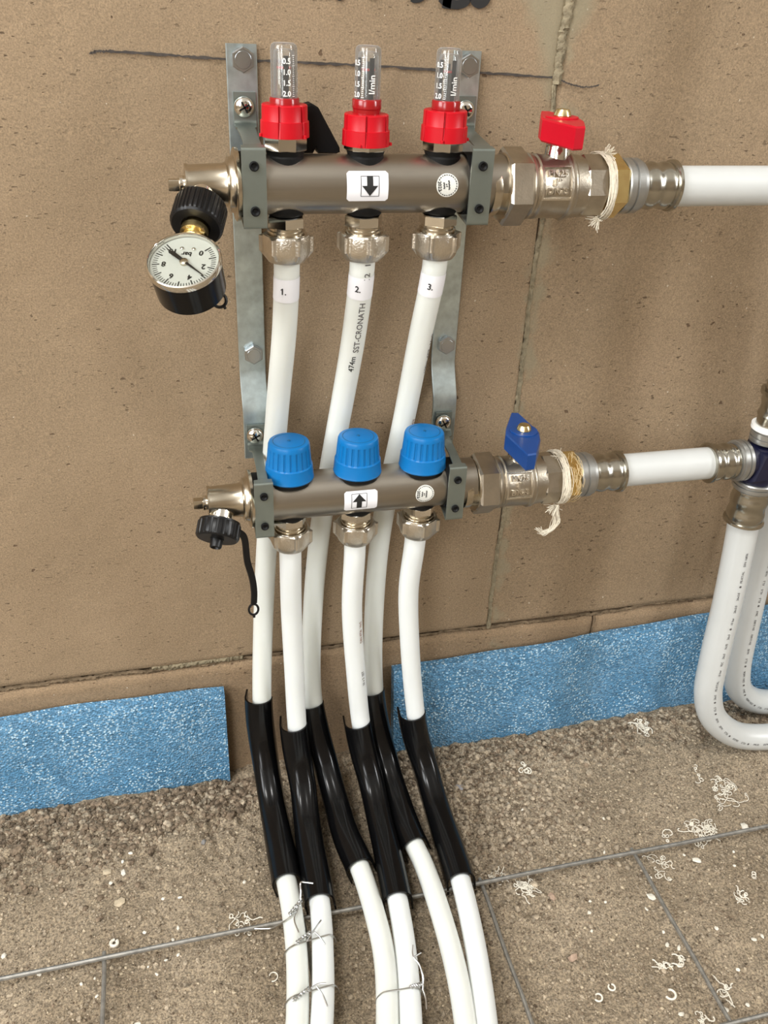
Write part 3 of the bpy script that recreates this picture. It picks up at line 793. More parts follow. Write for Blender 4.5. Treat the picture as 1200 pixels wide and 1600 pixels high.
# ------------------------------------------------------------------ flow meters
def slots(n, depth, width, off=0.0):
    def f(th, k):
        return 1
    return f
def knob_mesh(mb, c, prof, seg, nslot, slot_rows, off=.35, depth=.88):
    def rf(th, k):
        q = ((th+off)*nslot/(2*PI)) % 1
        return depth if (k in slot_rows and q < .07) else 1
    return mb.lathe(c, (0, 0, 1), prof, seg, ref=(0, -1, 0), rfun=rf)
fm = thing('flow_meter', '', 'flow meter', (0, 0, 0), 'flow meters on the upper manifold')
def flow_meter(px, label, turn, dz):
    b = (px, YU, ZU+RB); t = thing('flow_meter', label, 'flow meter', b, 'flow meters on the upper manifold')
    x, y = px, YU; Z = lambda d: .5557+d; KZ = .5664+dz
    MB().lathe((x, y, .5575), (0, 0, 1), [(0, .0090), (.0004, .0108), (.0034, .0118), (.0036, .0112)], 40).build('seal_ring', M['rubber'], t)
    pts = [(.0134*math.cos(k*PI/4+.3+turn), .0134*math.sin(k*PI/4+.3+turn)) for k in range(8)]
    MB().prism(pts, (x, y, 0), (1, 0, 0), (0, 1, 0), .5612, KZ+.001, .0005).build('hex_nut', M['chrome'], t, ang=20)
    kn = knob_mesh(MB(), (x, y, KZ), [(0, .0138), (.0002, .0145), (.0088, .0143), (.0090, .0137), (.0094, .0135), (.0172, .0134), (.0177, .0129), (.0178, .0090)], 192, 6, (2, 3, 4, 5, 6), .35+turn).build('adjusting_ring', M['red'], t, ang=30)
    for a in (0.9+turn, 3.3+turn, 5.4+turn):
        mb = MB().lathe((x+.0150*math.cos(a), y+.0150*math.sin(a), KZ+.0004), (0, 0, 1), [(0, .0010), (.0014, .0010), (.0018, .0006)], 10)
        mb.build('lug', M['red'], kn)
    MB().lathe((x, y, .5845), (0, 0, 1), [(-.001, .0080), (0, .0088), (.0044, .0088), (.0050, .0084), (.0051, .0079)], 36).build('collar', M['red_clear'], t)
    MB().lathe((x, y, KZ+.0170), (0, 0, 1), [(0, .0084), (.5848-KZ-.0170, .0084)], 36).build('clear_ring', M['red_clear'], t)
    top = .6178
    gl = MB().lathe((x, y, 0), (0, 0, 1), [(Z(.026), .0077), (top-.003, .0076), (top-.0012, .0072), (top-.0002, .0058), (top, .003)], 40).build('sight_glass', M['clear'], t)
    MB().lathe((x, y, 0), (0, 0, 1), [(Z(.026), .0061), (top-.005, .0060), (top-.0035, .0050), (top-.003, .002)], 32).build('inner_glass', M['clear'], gl)
    MB().lathe((x, y, 0), (0, 0, 1), [(Z(.026), .0021), (top-.012, .0021), (top-.0115, .0012), (top-.0085, .0012)], 16).build('indicator_rod', M['black'], t)
    MB().lathe((x, y, top-.0135), (0, 0, 1), [(0, .0008), (.0003, .0042), (.0012, .0042), (.0016, .0008)], 24).build('indicator_disc', M['red'], t)
    # printed scale on the tube, flat print bent round it
    R = .00785
    def wrap(mb, vf, ang0, z0, up=False, rr=R):
        out = []
        for a, c in vf[0]:
            if up: a, c = -c, a
            th = ang0 + a/rr; out.append((x+rr*math.sin(th), y-rr*math.cos(th), z0+c))
        return mb.add(out, vf[1])
    mb = MB()
    for k in range(21):
        z0 = Z(.0350)+k*.00105; w = .0018 if k % 5 == 0 else .0009
        for s in (.55,):
            wrap(mb, grid2d(w, .00035, 2, 1), turn+s, z0)
    for k, s in enumerate(('2.0', '1.5', '1.0', '0.5')):
        v, f = bold(*text2d(s, .0040), .00013); wrap(mb, (v, f), turn, Z(.0362)+k*.0056)
    v, f = bold(*text2d('l/min', .0052), .00012); wrap(mb, (v, f), turn+1.3, Z(.0420), True)
    mb.build('scale_print', M['white_ink'], gl, smooth=False)
    mb = MB(); wrap(mb, grid2d(.0030, .0225, 4, 1), turn, Z(.0445), rr=.0064); wrap(mb, grid2d(.0030, .0225, 4, 1), turn+1.3, Z(.0445), rr=.0064)
    mb.build('scale_band', M['black'], gl)
bpy.data.objects.remove(fm)
flow_meter(UX[0], 'first flow meter from the left, red ring and clear tube with numbers facing front', .05, .0019)
flow_meter(UX[1], 'middle flow meter, red ring and clear tube above the down arrow sticker', -1.15, -.0027)
flow_meter(UX[2], 'third flow meter from the left, red ring and clear tube before the right bracket', -1.05, 0)

# black wedge behind the first flow meter
wd = MB().prism([(-.0045, .0275), (-.001, .0285), (.0035, .0262), (.0170, .0035), (.0172, .0008), (.015, 0), (.0035, 0), (.002, .0035), (.0, 0), (-.012, 0), (-.013, .003)], (.0195, -.0400, .5560), (1, 0, 0), (0, 0, 1), -.0065, .0065, .0012)
tag(wd.build('plastic_wedge', M['rubber'], None, (.0195, -.040, .5530)), 'black plastic wedge standing on the bar behind the first flow meter', 'plastic part')

# ------------------------------------------------------------------ compression fittings under both bars
def fitting(px, y, ztop, label, rot, group):
    t = thing('compression_fitting', label, 'pipe fitting', (px, y, ztop-.0288), group)
    x = px
    hx = [(.0124*math.cos(k*PI/3+rot), .0124*math.sin(k*PI/3+rot)) for k in range(6)]
    MB().prism(hx, (x, y, 0), (1, 0, 0), (0, 1, 0), ztop-.0074, ztop-.0006, .0006).build('hex_body', M['chrome'], t, ang=20)
    MB().lathe((x, y, ztop), (0, 0, -1), [(.0070, .0106), (.0090, .0106), (.0092, .0118), (.0102, .0118), (.0104, .0110), (.0112, .0110), (.0114, .0130), (.0122, .0134)], 40).build('thread_collar', M['nickel'], t)
    def rf(th, k):
        q = ((th+rot)*6/(2*PI)) % 1
        e = abs(q-.5)*2
        lug = (1.0 + .085*min(1, max(0, (e-.78)/.10))) if k in (2, 3) else (1.0 + .03*min(1, max(0, (e-.78)/.10)) if k == 4 else 1)
        flatk = math.cos(PI/6)/math.cos((q-.5)*PI/3)
        return (.35+.65*flatk if k in (2, 3) else 1)*lug
    MB().lathe((x, y, ztop), (0, 0, -1), [(.0114, .0120), (.0118, .0142), (.0128, .0158), (.0222, .0158), (.0262, .0132), (.0284, .0116), (.0288, .0100)], 144, rfun=rf).build('union_nut', M['cast_bright'], t, ang=24)
    return t
for k, (w, rr) in enumerate((('leftmost', .35), ('middle', .1), ('rightmost', .55))):
    fitting(UX[k], YU, ZU-RB-.0004, 'nickel compression fitting with crown nut, %s of the three under the upper bar' % w, rr, 'compression fittings under the upper bar')
for k, (w, rr) in enumerate((('leftmost', .15), ('middle', .3), ('rightmost', .0))):
    fitting(LX[k], YL, ZL-RB+.0020, 'nickel compression fitting with crown nut, %s of the three under the lower bar' % w, rr, 'compression fittings under the lower bar')

# ------------------------------------------------------------------ blue valve caps on the lower bar
def blue_cap(px, label, turn):
    z0 = ZL+RB-.0016
    t = thing('valve_cap', label, 'valve cap', (px, YL, z0), 'blue caps on the lower manifold')
    def rf(th, k):
        if k in (6, 7):
            q = ((th+turn)*22/(2*PI)) % 1
            return 1.0 if q < .62 else .965
        return 1
    prof = [(0, .0160), (.0002, .0172), (.0012, .0177), (.0020, .0174), (.0108, .0167), (.0114, .0160), (.0116, .0159), (.0236, .0149), (.0246, .0148), (.0266, .0146), (.0280, .0140), (.0284, .0131)]
    MB().lathe((px, YL, z0), (0, 0, 1), prof, 264, rfun=rf, ref=(0, -1, 0)).build('cap_body', M['blue'], t, ang=28)
    d = MB().lathe((px, YL, z0+.0283), (0, 0, 1), [(-.0004, .0116), (.00015, .0116), (.0003, .0112), (-.0003, .0104), (-.0003, .0012), (.0007, .0010), (.0008, .0004)], 48)
    d.build('cap_top', M['blue_top'], t)
    MB().lathe((px, YL, z0-.0030), (0, 0, 1), [(0, .0140), (.0002, .0165), (.0028, .0165), (.0032, .0150)], 40).build('seal_ring', M['rubber'], t)
blue_cap(LX[0], 'round blue ribbed valve cap, leftmost of three on the lower bar', .0)
blue_cap(LX[1], 'round blue ribbed valve cap, middle one above the up arrow sticker', .4)
blue_cap(LX[2], 'round blue ribbed valve cap, rightmost of three on the lower bar', .9)

# ------------------------------------------------------------------ floor heating pipes, guides
RP = .0083; ZP = .0158
PATHS = {
 'u1': [(UX[0], YU, .508), (UX[0], YU, .488), (-.0013, -.0555, .4483), (-.0042, -.0435, .3975), (-.009, -.0345, .33), (-.0148, -.0300, .255), (-.0185, -.0300, .200), (-.0226, -.0320, .118), (-.0242, -.0400, .078), (-.0246, -.0550, .0485), (-.0236, -.0800, .0270), (-.0226, -.1080, .0182), (-.0220, -.150, ZP), (-.0220, -.190, ZP), (-.0245, -.226, ZP), (-.0315, -.271, ZP), (-.048, -.34, ZP), (-.080, -.45, ZP)],
 'u2': [(UX[1], YU, .508), (UX[1], YU, .488), (.0474, -.0520, .441), (.0430, -.0410, .389), (.036, -.0335, .33), (.0290, -.0300, .272), (.0232, -.0300, .198), (.0213, -.0335, .110), (.0245, -.0450, .070), (.0288, -.0640, .0400), (.0325, -.0930, .0225), (.0345, -.125, .0170), (.0395, -.160, ZP), (.0415, -.200, ZP), (.0400, -.240, ZP), (.0310, -.285, ZP), (.015, -.34, ZP), (-.012, -.45, ZP)],
 'u3': [(UX[2], YU, .508), (UX[2], YU, .488), (.0955, -.0500, .4335), (.0910, -.0390, .369), (.0800, -.0300, .268), (.0768, -.0300, .204), (.0778, -.0340, .110), (.0810, -.0480, .062), (.0850, -.0700, .0330), (.0875, -.100, .0205), (.0885, -.135, .0168), (.0925, -.170, ZP), (.0925, -.224, ZP), (.0895, -.267, ZP), (.0845, -.300, ZP), (.072, -.36, ZP), (.048, -.45, ZP)],
 'l1': [(LX[0], YL, .290), (LX[0], YL, .268), (-.0005, -.0630, .218), (.0018, -.0600, .150), (.0030, -.0610, .100), (.0042, -.0690, .0600), (.0044, -.0850, .0385), (.0034, -.108, .0250), (.0022, -.135, .0185), (.0008, -.184, ZP), (-.0045, -.225, ZP), (-.0145, -.275, ZP), (-.034, -.34, ZP), (-.066, -.45, ZP)],
 'l2': [(LX[1], YL, .290), (LX[1], YL, .268), (.0490, -.0630, .212), (.0548, -.0600, .141), (.0600, -.0610, .088), (.0640, -.0720, .0520), (.0662, -.0920, .0310), (.0662, -.120, .0205), (.0653, -.150, .0172), (.0622, -.196, ZP), (.0575, -.236, ZP), (.0465, -.291, ZP), (.030, -.35, ZP), (.002, -.45, ZP)],
 'l3': [(.0972, YL, .290), (.0966, -.0680, .268), (.0962, -.0625, .2245), (.1010, -.0600, .169), (.1088, -.0610, .102), (.1140, -.0690, .0600), (.1180, -.0860, .0360), (.1195, -.112, .0225), (.1195, -.140, .0180), (.1178, -.190, ZP), (.1105, -.247, ZP), (.0990, -.303, ZP), (.083, -.36, ZP), (.055, -.45, ZP)]}
SM = {k: catmull(v, 12) for k, v in PATHS.items()}
PIPE_LABEL = {'u1': 'milky white heating pipe with the number 1. label, leftmost of the upper bar pipes', 'u2': 'milky white heating pipe with black printing, hanging below the down arrow sticker', 'u3': 'milky white heating pipe passing in front of the right bracket strap',
 'l1': 'bright white heating pipe below the leftmost blue cap, leftmost from the lower bar', 'l2': 'bright white heating pipe below the middle blue cap, with tiny printing', 'l3': 'bright white heating pipe below the rightmost blue cap, rightmost on the floor'}
PIPES = {}
for k, pth in SM.items():
    t = thing('heating_pipe', PIPE_LABEL[k], 'pipe', tuple(pth[-1]), 'heating pipes from the upper bar' if k[0] == 'u' else 'heating pipes from the lower bar')
    MB().tube(pth, RP, 28).build('tube', M['pex_warm' if k[0] == 'u' else 'pex'], t, ang=80)
    PIPES[k] = t
def patch(w, h, nx, ny): return grid2d(w, h, nx, ny)
for k, num, a0 in (('u1', '1.', -.38), ('u2', '2.', -.42), ('u3', '3.', -.40)):
    pm = PathMap(SM[k], RP+.0002); mb = MB(); d0 = .0305
    v, f = grid2d(2*PI*(RP+.0002)*.86, .0152, 40, 4)
    v = [(x, y+x*.03) for x, y in v]
    lab = pm.put(mb, (v, f), d0, a0).build('number_label', M['paper'], PIPES[k])
    pm2 = PathMap(SM[k], RP+.0005); v, f = bold(*text2d(num, .0058), .00013)
    if num == '1.':                                        # a one with its flag
        o = len(v); v += [(-.0009, .0021), (-.0005, .0021), (-.0016, .0008), (-.0019, .0013)]; f = f+[(o, o+1, o+2, o+3)]
    pm2.put(MB(), (v, f), d0, a0).build('number_print', M['ink'], lab, smooth=False)
def run_print(key, s, d, ang, size, mat, r=RP, path=None, b=.00006, parent=None):
    pm = PathMap(path or SM[key], r+.00025); v, f = bold(*text2d(s, size), b)
    pm.put(MB(), (v, f), d, ang, 1).build('pipe_print', M[mat], parent or PIPES[key], smooth=False)
run_print('u2', 'SST-CRONATH', .0595, .12, .0058, 'ink_grey')
run_print('u2', '474m', .0885, -.02, .0056, 'ink')
run_print('u2', '12  17', .0180, .25, .0056, 'ink_grey')
run_print('u3', '120m  SST  16x2', .085, .98, .0048, 'ink_grey')
run_print('u3', '16x2  TST', .150, .80, .0048, 'ink_red')
run_print('l2', 'DIN 4726  16x2', .100, .70, .0036, 'ink_red')
run_print('l2', '16 x 2  SST', .152, .62, .0036, 'ink_grey')

def guide_section(t):
    """open channel over the pipe; pipe lies against its right wall at the top; shallow valley along the crown in the middle"""
    w = math.sin(PI*min(1, max(0, (t-.12)/.76)))**1.2
    hw, th = .0122-.0010*w, .0016; n = 14
    e = max(0, 1-t/.42); e = e*e*(3-2*e)              # 1 at the top end, 0 from the bend on
    off = -.0030*e; lr = -.0145+.0130*e; ll = -.0145+.0020*e
    pts = [(-hw, ll), (-hw, -.0040)] + [(-hw*math.cos(PI*i/n), hw*math.sin(PI*i/n)) for i in range(n+1)] + [(hw, max(-.0040, lr*.5)), (hw, lr)]
    v = lambda b: w*.0017*math.exp(-((b-.0012)/.0021)**2)
    k = (hw-th)/hw
    out = [(b+off, q-v(b)) for b, q in pts]
    inn = [(b*k+off, (q*k if q > 0 else q)-v(b)) for b, q in pts]
    return out + inn[::-1]
GUIDES = {'u1': (.101, -.161, 'black bend guide on pipe 1, leftmost on the floor'), 'u2': (.090, -.163, 'black bend guide on pipe 2, behind and between the left front guides'),
          'u3': (.096, -.152, 'black bend guide on pipe 3, mostly hidden behind the middle front guide'), 'l1': (.092, -.186, 'black bend guide second from left, in front, beside the wire ties'),
          'l2': (.082, -.196, 'black bend guide in front, on the pipe below the middle blue cap'), 'l3': (.086, -.193, 'black bend guide rightmost, in front of the blue foam strip')}
for k, (z0, y1, lab) in GUIDES.items():
    p = [q for q in SM[k] if (q.z <= z0+.003 and q.y >= y1)]
    mb = MB().sweep(p, None or guide_section(0), ref=(-.22, -1, 1), secfun=guide_section)
    o = mb.build('pipe_bend_guide', M['black_gloss'], None, tuple(p[-1]), ang=40)
    tag(o, lab, 'pipe guide', 'black bend guides round the heating pipes')

# ------------------------------------------------------------------ twisted tie wires
def tie(pts, tails, label, twist=None, r=.0006):
    mb = MB(); mb.wire(catmull(pts, 6), r, 6)
    if twist:
        a, b, n = V(twist[0]), V(twist[1]), twist[2]; T, u, w = basis(b-a); L = (b-a).length
        for ph in (0, PI):
            mb.wire([a+T*L*k/40+(u*math.cos(ph+2*PI*n*k/40)+w*math.sin(ph+2*PI*n*k/40))*.0011 for k in range(41)], r, 6)
    for t_ in tails: mb.wire(catmull(t_, 4), r, 6)
    o = mb.build('tie_wire', M['tie'], None, tuple(pts[0])); tag(o, label, 'wire tie', 'twisted wire ties'); return o
zt = ZP+RP+.0012
def over(x0, x1, y, sl=0.0, up=0.0):
    """wire lying round the two pipes from x0 to x1, going under them to the mesh"""
    return [(x0-.0006, y, ZP-.003), (x0+.0006, y, ZP+.0035), (x0+.004, y, zt-.0012), (x0+.0085, y+sl*.2, zt), ((x0+x1)/2, y+sl*.5, zt+up), (x1-.0085, y+sl*.8, zt), (x1-.004, y+sl, zt-.0012), (x1-.0004, y+sl, ZP+.003), (x1+.0006, y+sl, ZP-.003)]
tie([(-.052, -.190, .0075), (-.040, -.194, .010), (-.0345, -.197, .0165), (-.0305, -.199, .0225), (-.0250, -.1985, .0262), (-.020, -.1955, .0275), (-.0165, -.192, .028)], [[(-.018, -.194, .028), (-.0225, -.202, .0275), (-.021, -.213, .0265)], [(-.0165, -.192, .028), (-.0145, -.184, .034), (-.0135, -.178, .037), (-.009, -.179, .037), (-.004, -.181, .0372)]],
    'bright wire tie at the guide end, tying pipe 1 to the mesh', ((-.026, -.198, .0275), (-.0145, -.189, .031), 3))
tie(over(-.0335, .0065, -.2225, .004), [[(-.0165, -.2215, .0265), (-.007, -.214, .0315), (-.003, -.210, .0315)], [(-.010, -.216, .029), (-.006, -.222, .0285), (-.0035, -.2275, .0275)]],
    'bright wire tie round the two left pipes, upper of two', ((-.0245, -.2220, .0272), (-.0125, -.2165, .0290), 3))
tie(over(-.0385, .0010, -.2605, .0025), [[(-.0195, -.2585, .0275), (-.014, -.2575, .0285), (-.0085, -.2585, .0290)], [(-.0155, -.259, .0285), (-.0125, -.265, .0275), (-.0105, -.2735, .0265)]],
    'bright wire tie round the two left pipes, lower of two', ((-.0335, -.2635, .0250), (-.0205, -.2585, .0278), 3))
tie(over(.0262, .0600, -.2715, -.002), [[(.0600, -.2745, .0215), (.0615, -.2680, .0270), (.0610, -.2600, .0300), (.0580, -.2530, .0310), (.0600, -.2460, .0330)], [(.0590, -.2540, .031), (.0645, -.2520, .031)], [(.0600, -.2735, .022), (.0605, -.2800, .0205), (.0590, -.2875, .0195)]],
    'bright wire tie round the two middle pipes with a long raised tail', ((.0505, -.2730, .0262), (.0605, -.2710, .0235), 3))

# ------------------------------------------------------------------ left end valves
def end_valve(name, label, y, z, a, label_cat='drain valve'):
    t = thing(name, label, label_cat, (-.0300, y, z))
    MB().lathe((-.0288, y, z), (-1, 0, 0), [(0, .0140), (.0001, .0208), (.0022, .0212), (.0030, .0200), (.0031, .0170), (.0048, .0158), (.0065, .0158), (.0075, .0128), (.0095, .0122), (.0290, .0114), (.0300, .0120), (.0314, .0120), (.0318, .0080)], 48).build('body', M['nickel'], t)
    MB().lathe((-.0605, y, z), (-1, 0, 0), [(0, .0052), (.0012, .0055), (.0030, .0055), (.0034, .0042)], 24).build('gland', M['chrome'], t)
    MB().box((-.0668, y, z), (.0066, .0062, .0062), (1, 0, 0), (0, 1, 0), .0005).build('spindle', M['nickel'], t)
    B = V((-.0490, y, z)); A = V(a).normalized()
    MB().lathe(B+A*.004, A, [(0, .0085), (.0090, .0082), (.0092, .0095), (.0130, .0095)], 28).build('outlet', M['chrome'], t)
    return t, B, A
aU = (-.286, -.81, -.52)
tU, BU, AU = end_valve('vent_valve', 'nickel end valve of the upper bar carrying the gauge', YU, ZU, aU)
K = V((-.0545, -.0787, .5262))
def ribbed_nut(mb, C, A, half, R, nr, ref=(1, 0, 0), hole=.5):
    def rf(th, k):
        q = (th*nr/(2*PI)) % 1
        return (1 if q < .6 else .955) if k in (2, 3) else 1
    return mb.lathe(C-A*half, A, [(0, R*.86), (.0006, R*.97), (.0016, R), (2*half-.0024, R), (2*half-.001, R*.965), (2*half, R*.90), (2*half, R*hole), (2*half-.003, R*hole*.9)], nr*8, ref=ref, rfun=rf)
gau = thing('pressure_gauge', 'round pressure gauge with white dial and black case hanging at the left', 'pressure gauge', tuple(K))
ribbed_nut(MB(), K, AU, .0088, .0157, 36, hole=.55).build('knurled_nut', M['black'], gau, ang=30)
MB().lathe(K, AU, [(.004, .0066), (.0105, .0066), (.0107, .0080), (.0150, .0080), (.0152, .0060), (.0180, .0060)], 28).build('brass_neck', M['brass'], gau)
hb = [(.0078*math.cos(k*PI/2+.4), .0078*math.sin(k*PI/2+.4)) for k in range(4)]
_, u_, w_ = basis(AU)
MB().prism(hb, K, u_, w_, .0100, .0160, .0006).build('square_neck', M['brass'], gau) if u_.cross(w_).dot(AU) > 0 else MB().prism(hb, K, w_, u_, .0100, .0160, .0006).build('square_neck', M['brass'], gau)
G = K + AU*.0390
Nn = (V((0, 0, 1)) - AU*AU.z).normalized(); RG = AU.cross(Nn)     # dial: up = AU (upside down), right = RG
def gp(x, y, d): return G + RG*x + AU*y + Nn*d
case = MB().lathe(G, Nn, [(-.0205, .0150), (-.0200, .0185), (-.0180, .0203), (.0020, .0207), (.0022, .0200)], 64).build('case', M['black_gloss'], gau)
MB().lathe(G, Nn, [(.0014, .0207), (.0018, .0215), (.0040, .0216), (.0054, .0211), (.0058, .0203), (.0050, .0198), (.0030, .0197)], 64, cap=False).build('bezel', M['chrome'], gau)
dial = MB().lathe(G, Nn, [(.0018, .0200), (.0026, .0200)], 64).build('dial', M['dial'], gau)
mb = MB()
def tick(ang, r0, r1, w):
    c, s = math.cos(ang), math.sin(ang)
    q = [(r0*c-w*s/2*1, r0*s+w*c/2), (r1*c-w*s/2, r1*s+w*c/2), (r1*c+w*s/2, r1*s-w*c/2), (r0*c+w*s/2, r0*s-w*c/2)]
    mb.add([gp(x, y, .00275) for x, y in q], [(0, 1, 2, 3)])
for k in range(51):
    ang = math.radians(225-270*k/50)
    if k % 5 == 0: tick(ang, .0140, .0182, .00075)
    else: tick(ang, .0154, .0180, .00044)
for k, s in enumerate(('0', '2', '4', '6', '8', '10')):
    ang = math.radians(225-54*k); v, f = bold(*text2d(s, .0050), .00016)
    mb.add([gp(.0116*math.cos(ang)+x, .0116*math.sin(ang)+y, .0028) for x, y in v], f)
v, f = bold(*text2d('bar', .0044), .00014); mb.add([gp(x, y-.0068, .0028) for x, y in v], f)
mb.build('dial_print', M['ink'], dial, smooth=False)
MB().lathe(gp(.0034, -.0105, .0024), Nn, [(0, .0011), (.0008, .0011), (.0012, .0004)], 14).build('dial_rivet', M['chrome'], dial)
MB().lathe(gp(-.0034, -.0105, .0024), Nn, [(0, .0011), (.0008, .0011), (.0012, .0004)], 14).build('dial_rivet', M['chrome'], dial)
na = math.radians(225-27*3.0)
def needle():
    c, s = math.cos(na), math.sin(na); P = lambda r, w: (r*c-w*s, r*s+w*c)
    pts = [P(.0165, -.0002), P(.0165, .0002), P(.002, .0007), P(-.0030, .0011), P(-.0098, .0013), P(-.0108, .0005), P(-.0142, .0002), P(-.0142, -.0002), P(-.0108, -.0005), P(-.0098, -.0013), P(-.0030, -.0011), P(.002, -.0007)]
    a = [gp(x, y, .0040) for x, y in pts]; b = [gp(x, y, .0044) for x, y in pts]; n = len(pts)
    return MB().add(a+b, [tuple(range(n-1, -1, -1)), tuple(n+i for i in range(n))]+[(i, (i+1) % n, n+(i+1) % n, n+i) for i in range(n)])
needle().build('needle', M['black'], gau)
MB().lathe(G, Nn, [(.0026, .0024), (.0042, .0024), (.0046, .0016), (.0047, .0004)], 20).build('needle_hub', M['nickel'], gau)
MB().lathe(G, Nn, [(.0048, .0198), (.0050, .0198)], 48).build('glass', M['clear_glass'], gau)
# cap tether ring behind the gauge
def ringpts(c, r, U, W, n=28): return [V(c)+V(U)*r*math.cos(2*PI*k/n)+V(W)*r*math.sin(2*PI*k/n) for k in range(n+1)]
mb = MB(); c = V((-.0452, -.0800, .4760))
mb.wire(ringpts(c, .0042, (1, 0, 0), (0, .35, .93)), .0010, 8)
mb.wire(catmull([c+V((-.001, .001, .0042)), c+V((-.003, .003, .012)), c+V((-.006, .010, .026)), c+V((-.0072, .0137, .042))], 6), .0016, 6)
mb.wire([c+V((.0028, -.001, -.0034)), c+V((.0032, -.001, -.0052))], .0010, 6)
mb.build('cap_tether', M['black'], tU)
# lower drain valve with black cap and tether
tL, BL, AL = end_valve('drain_valve', 'nickel end valve of the lower bar with black ribbed cap', YL, ZL, (-.26, -.70, -.66))
K2 = BL + AL*.0225
ribbed_nut(MB(), K2, AL, .0062, .0155, 22, hole=.30).build('hose_cap', M['black'], tL, ang=30)
MB().lathe(K2-AL*.0075, AL, [(0, .0125), (.0004, .0145), (.0020, .0145), (.0022, .012)], 40).build('cap_washer', M['black'], tL)
MB().lathe(K2, AL, [(.0030, .0052), (.0065, .0052), (.0067, .0046), (.0120, .0042), (.0126, .0034), (.0100, .0026)], 24).build('cap_nub', M['black'], tL)
tp = catmull([K2+V((.0135, -.003, .000)), K2+V((.0175, -.001, -.006)), (-.0355, -.0850, .283), (-.0325, -.0850, .268), (-.0315, -.0850, .255), (-.0320, -.0850, .2445)], 8)
th_ = MB().sweep(tp, [(-.0024, -.0007), (.0024, -.0007), (.0024, .0007), (-.0024, .0007)], ref=(.45, -1, 0))
th_.wire(ringpts((-.0324, -.0850, .2392), .0043, (.82, 0, 0), (0, 0, 1.15)), .0009, 8)
th_.wire([(-.0324, -.085, .2345), (-.0322, -.085, .2320)], .0011, 6)
th_.build('cap_tether', M['black'], tL, ang=30)

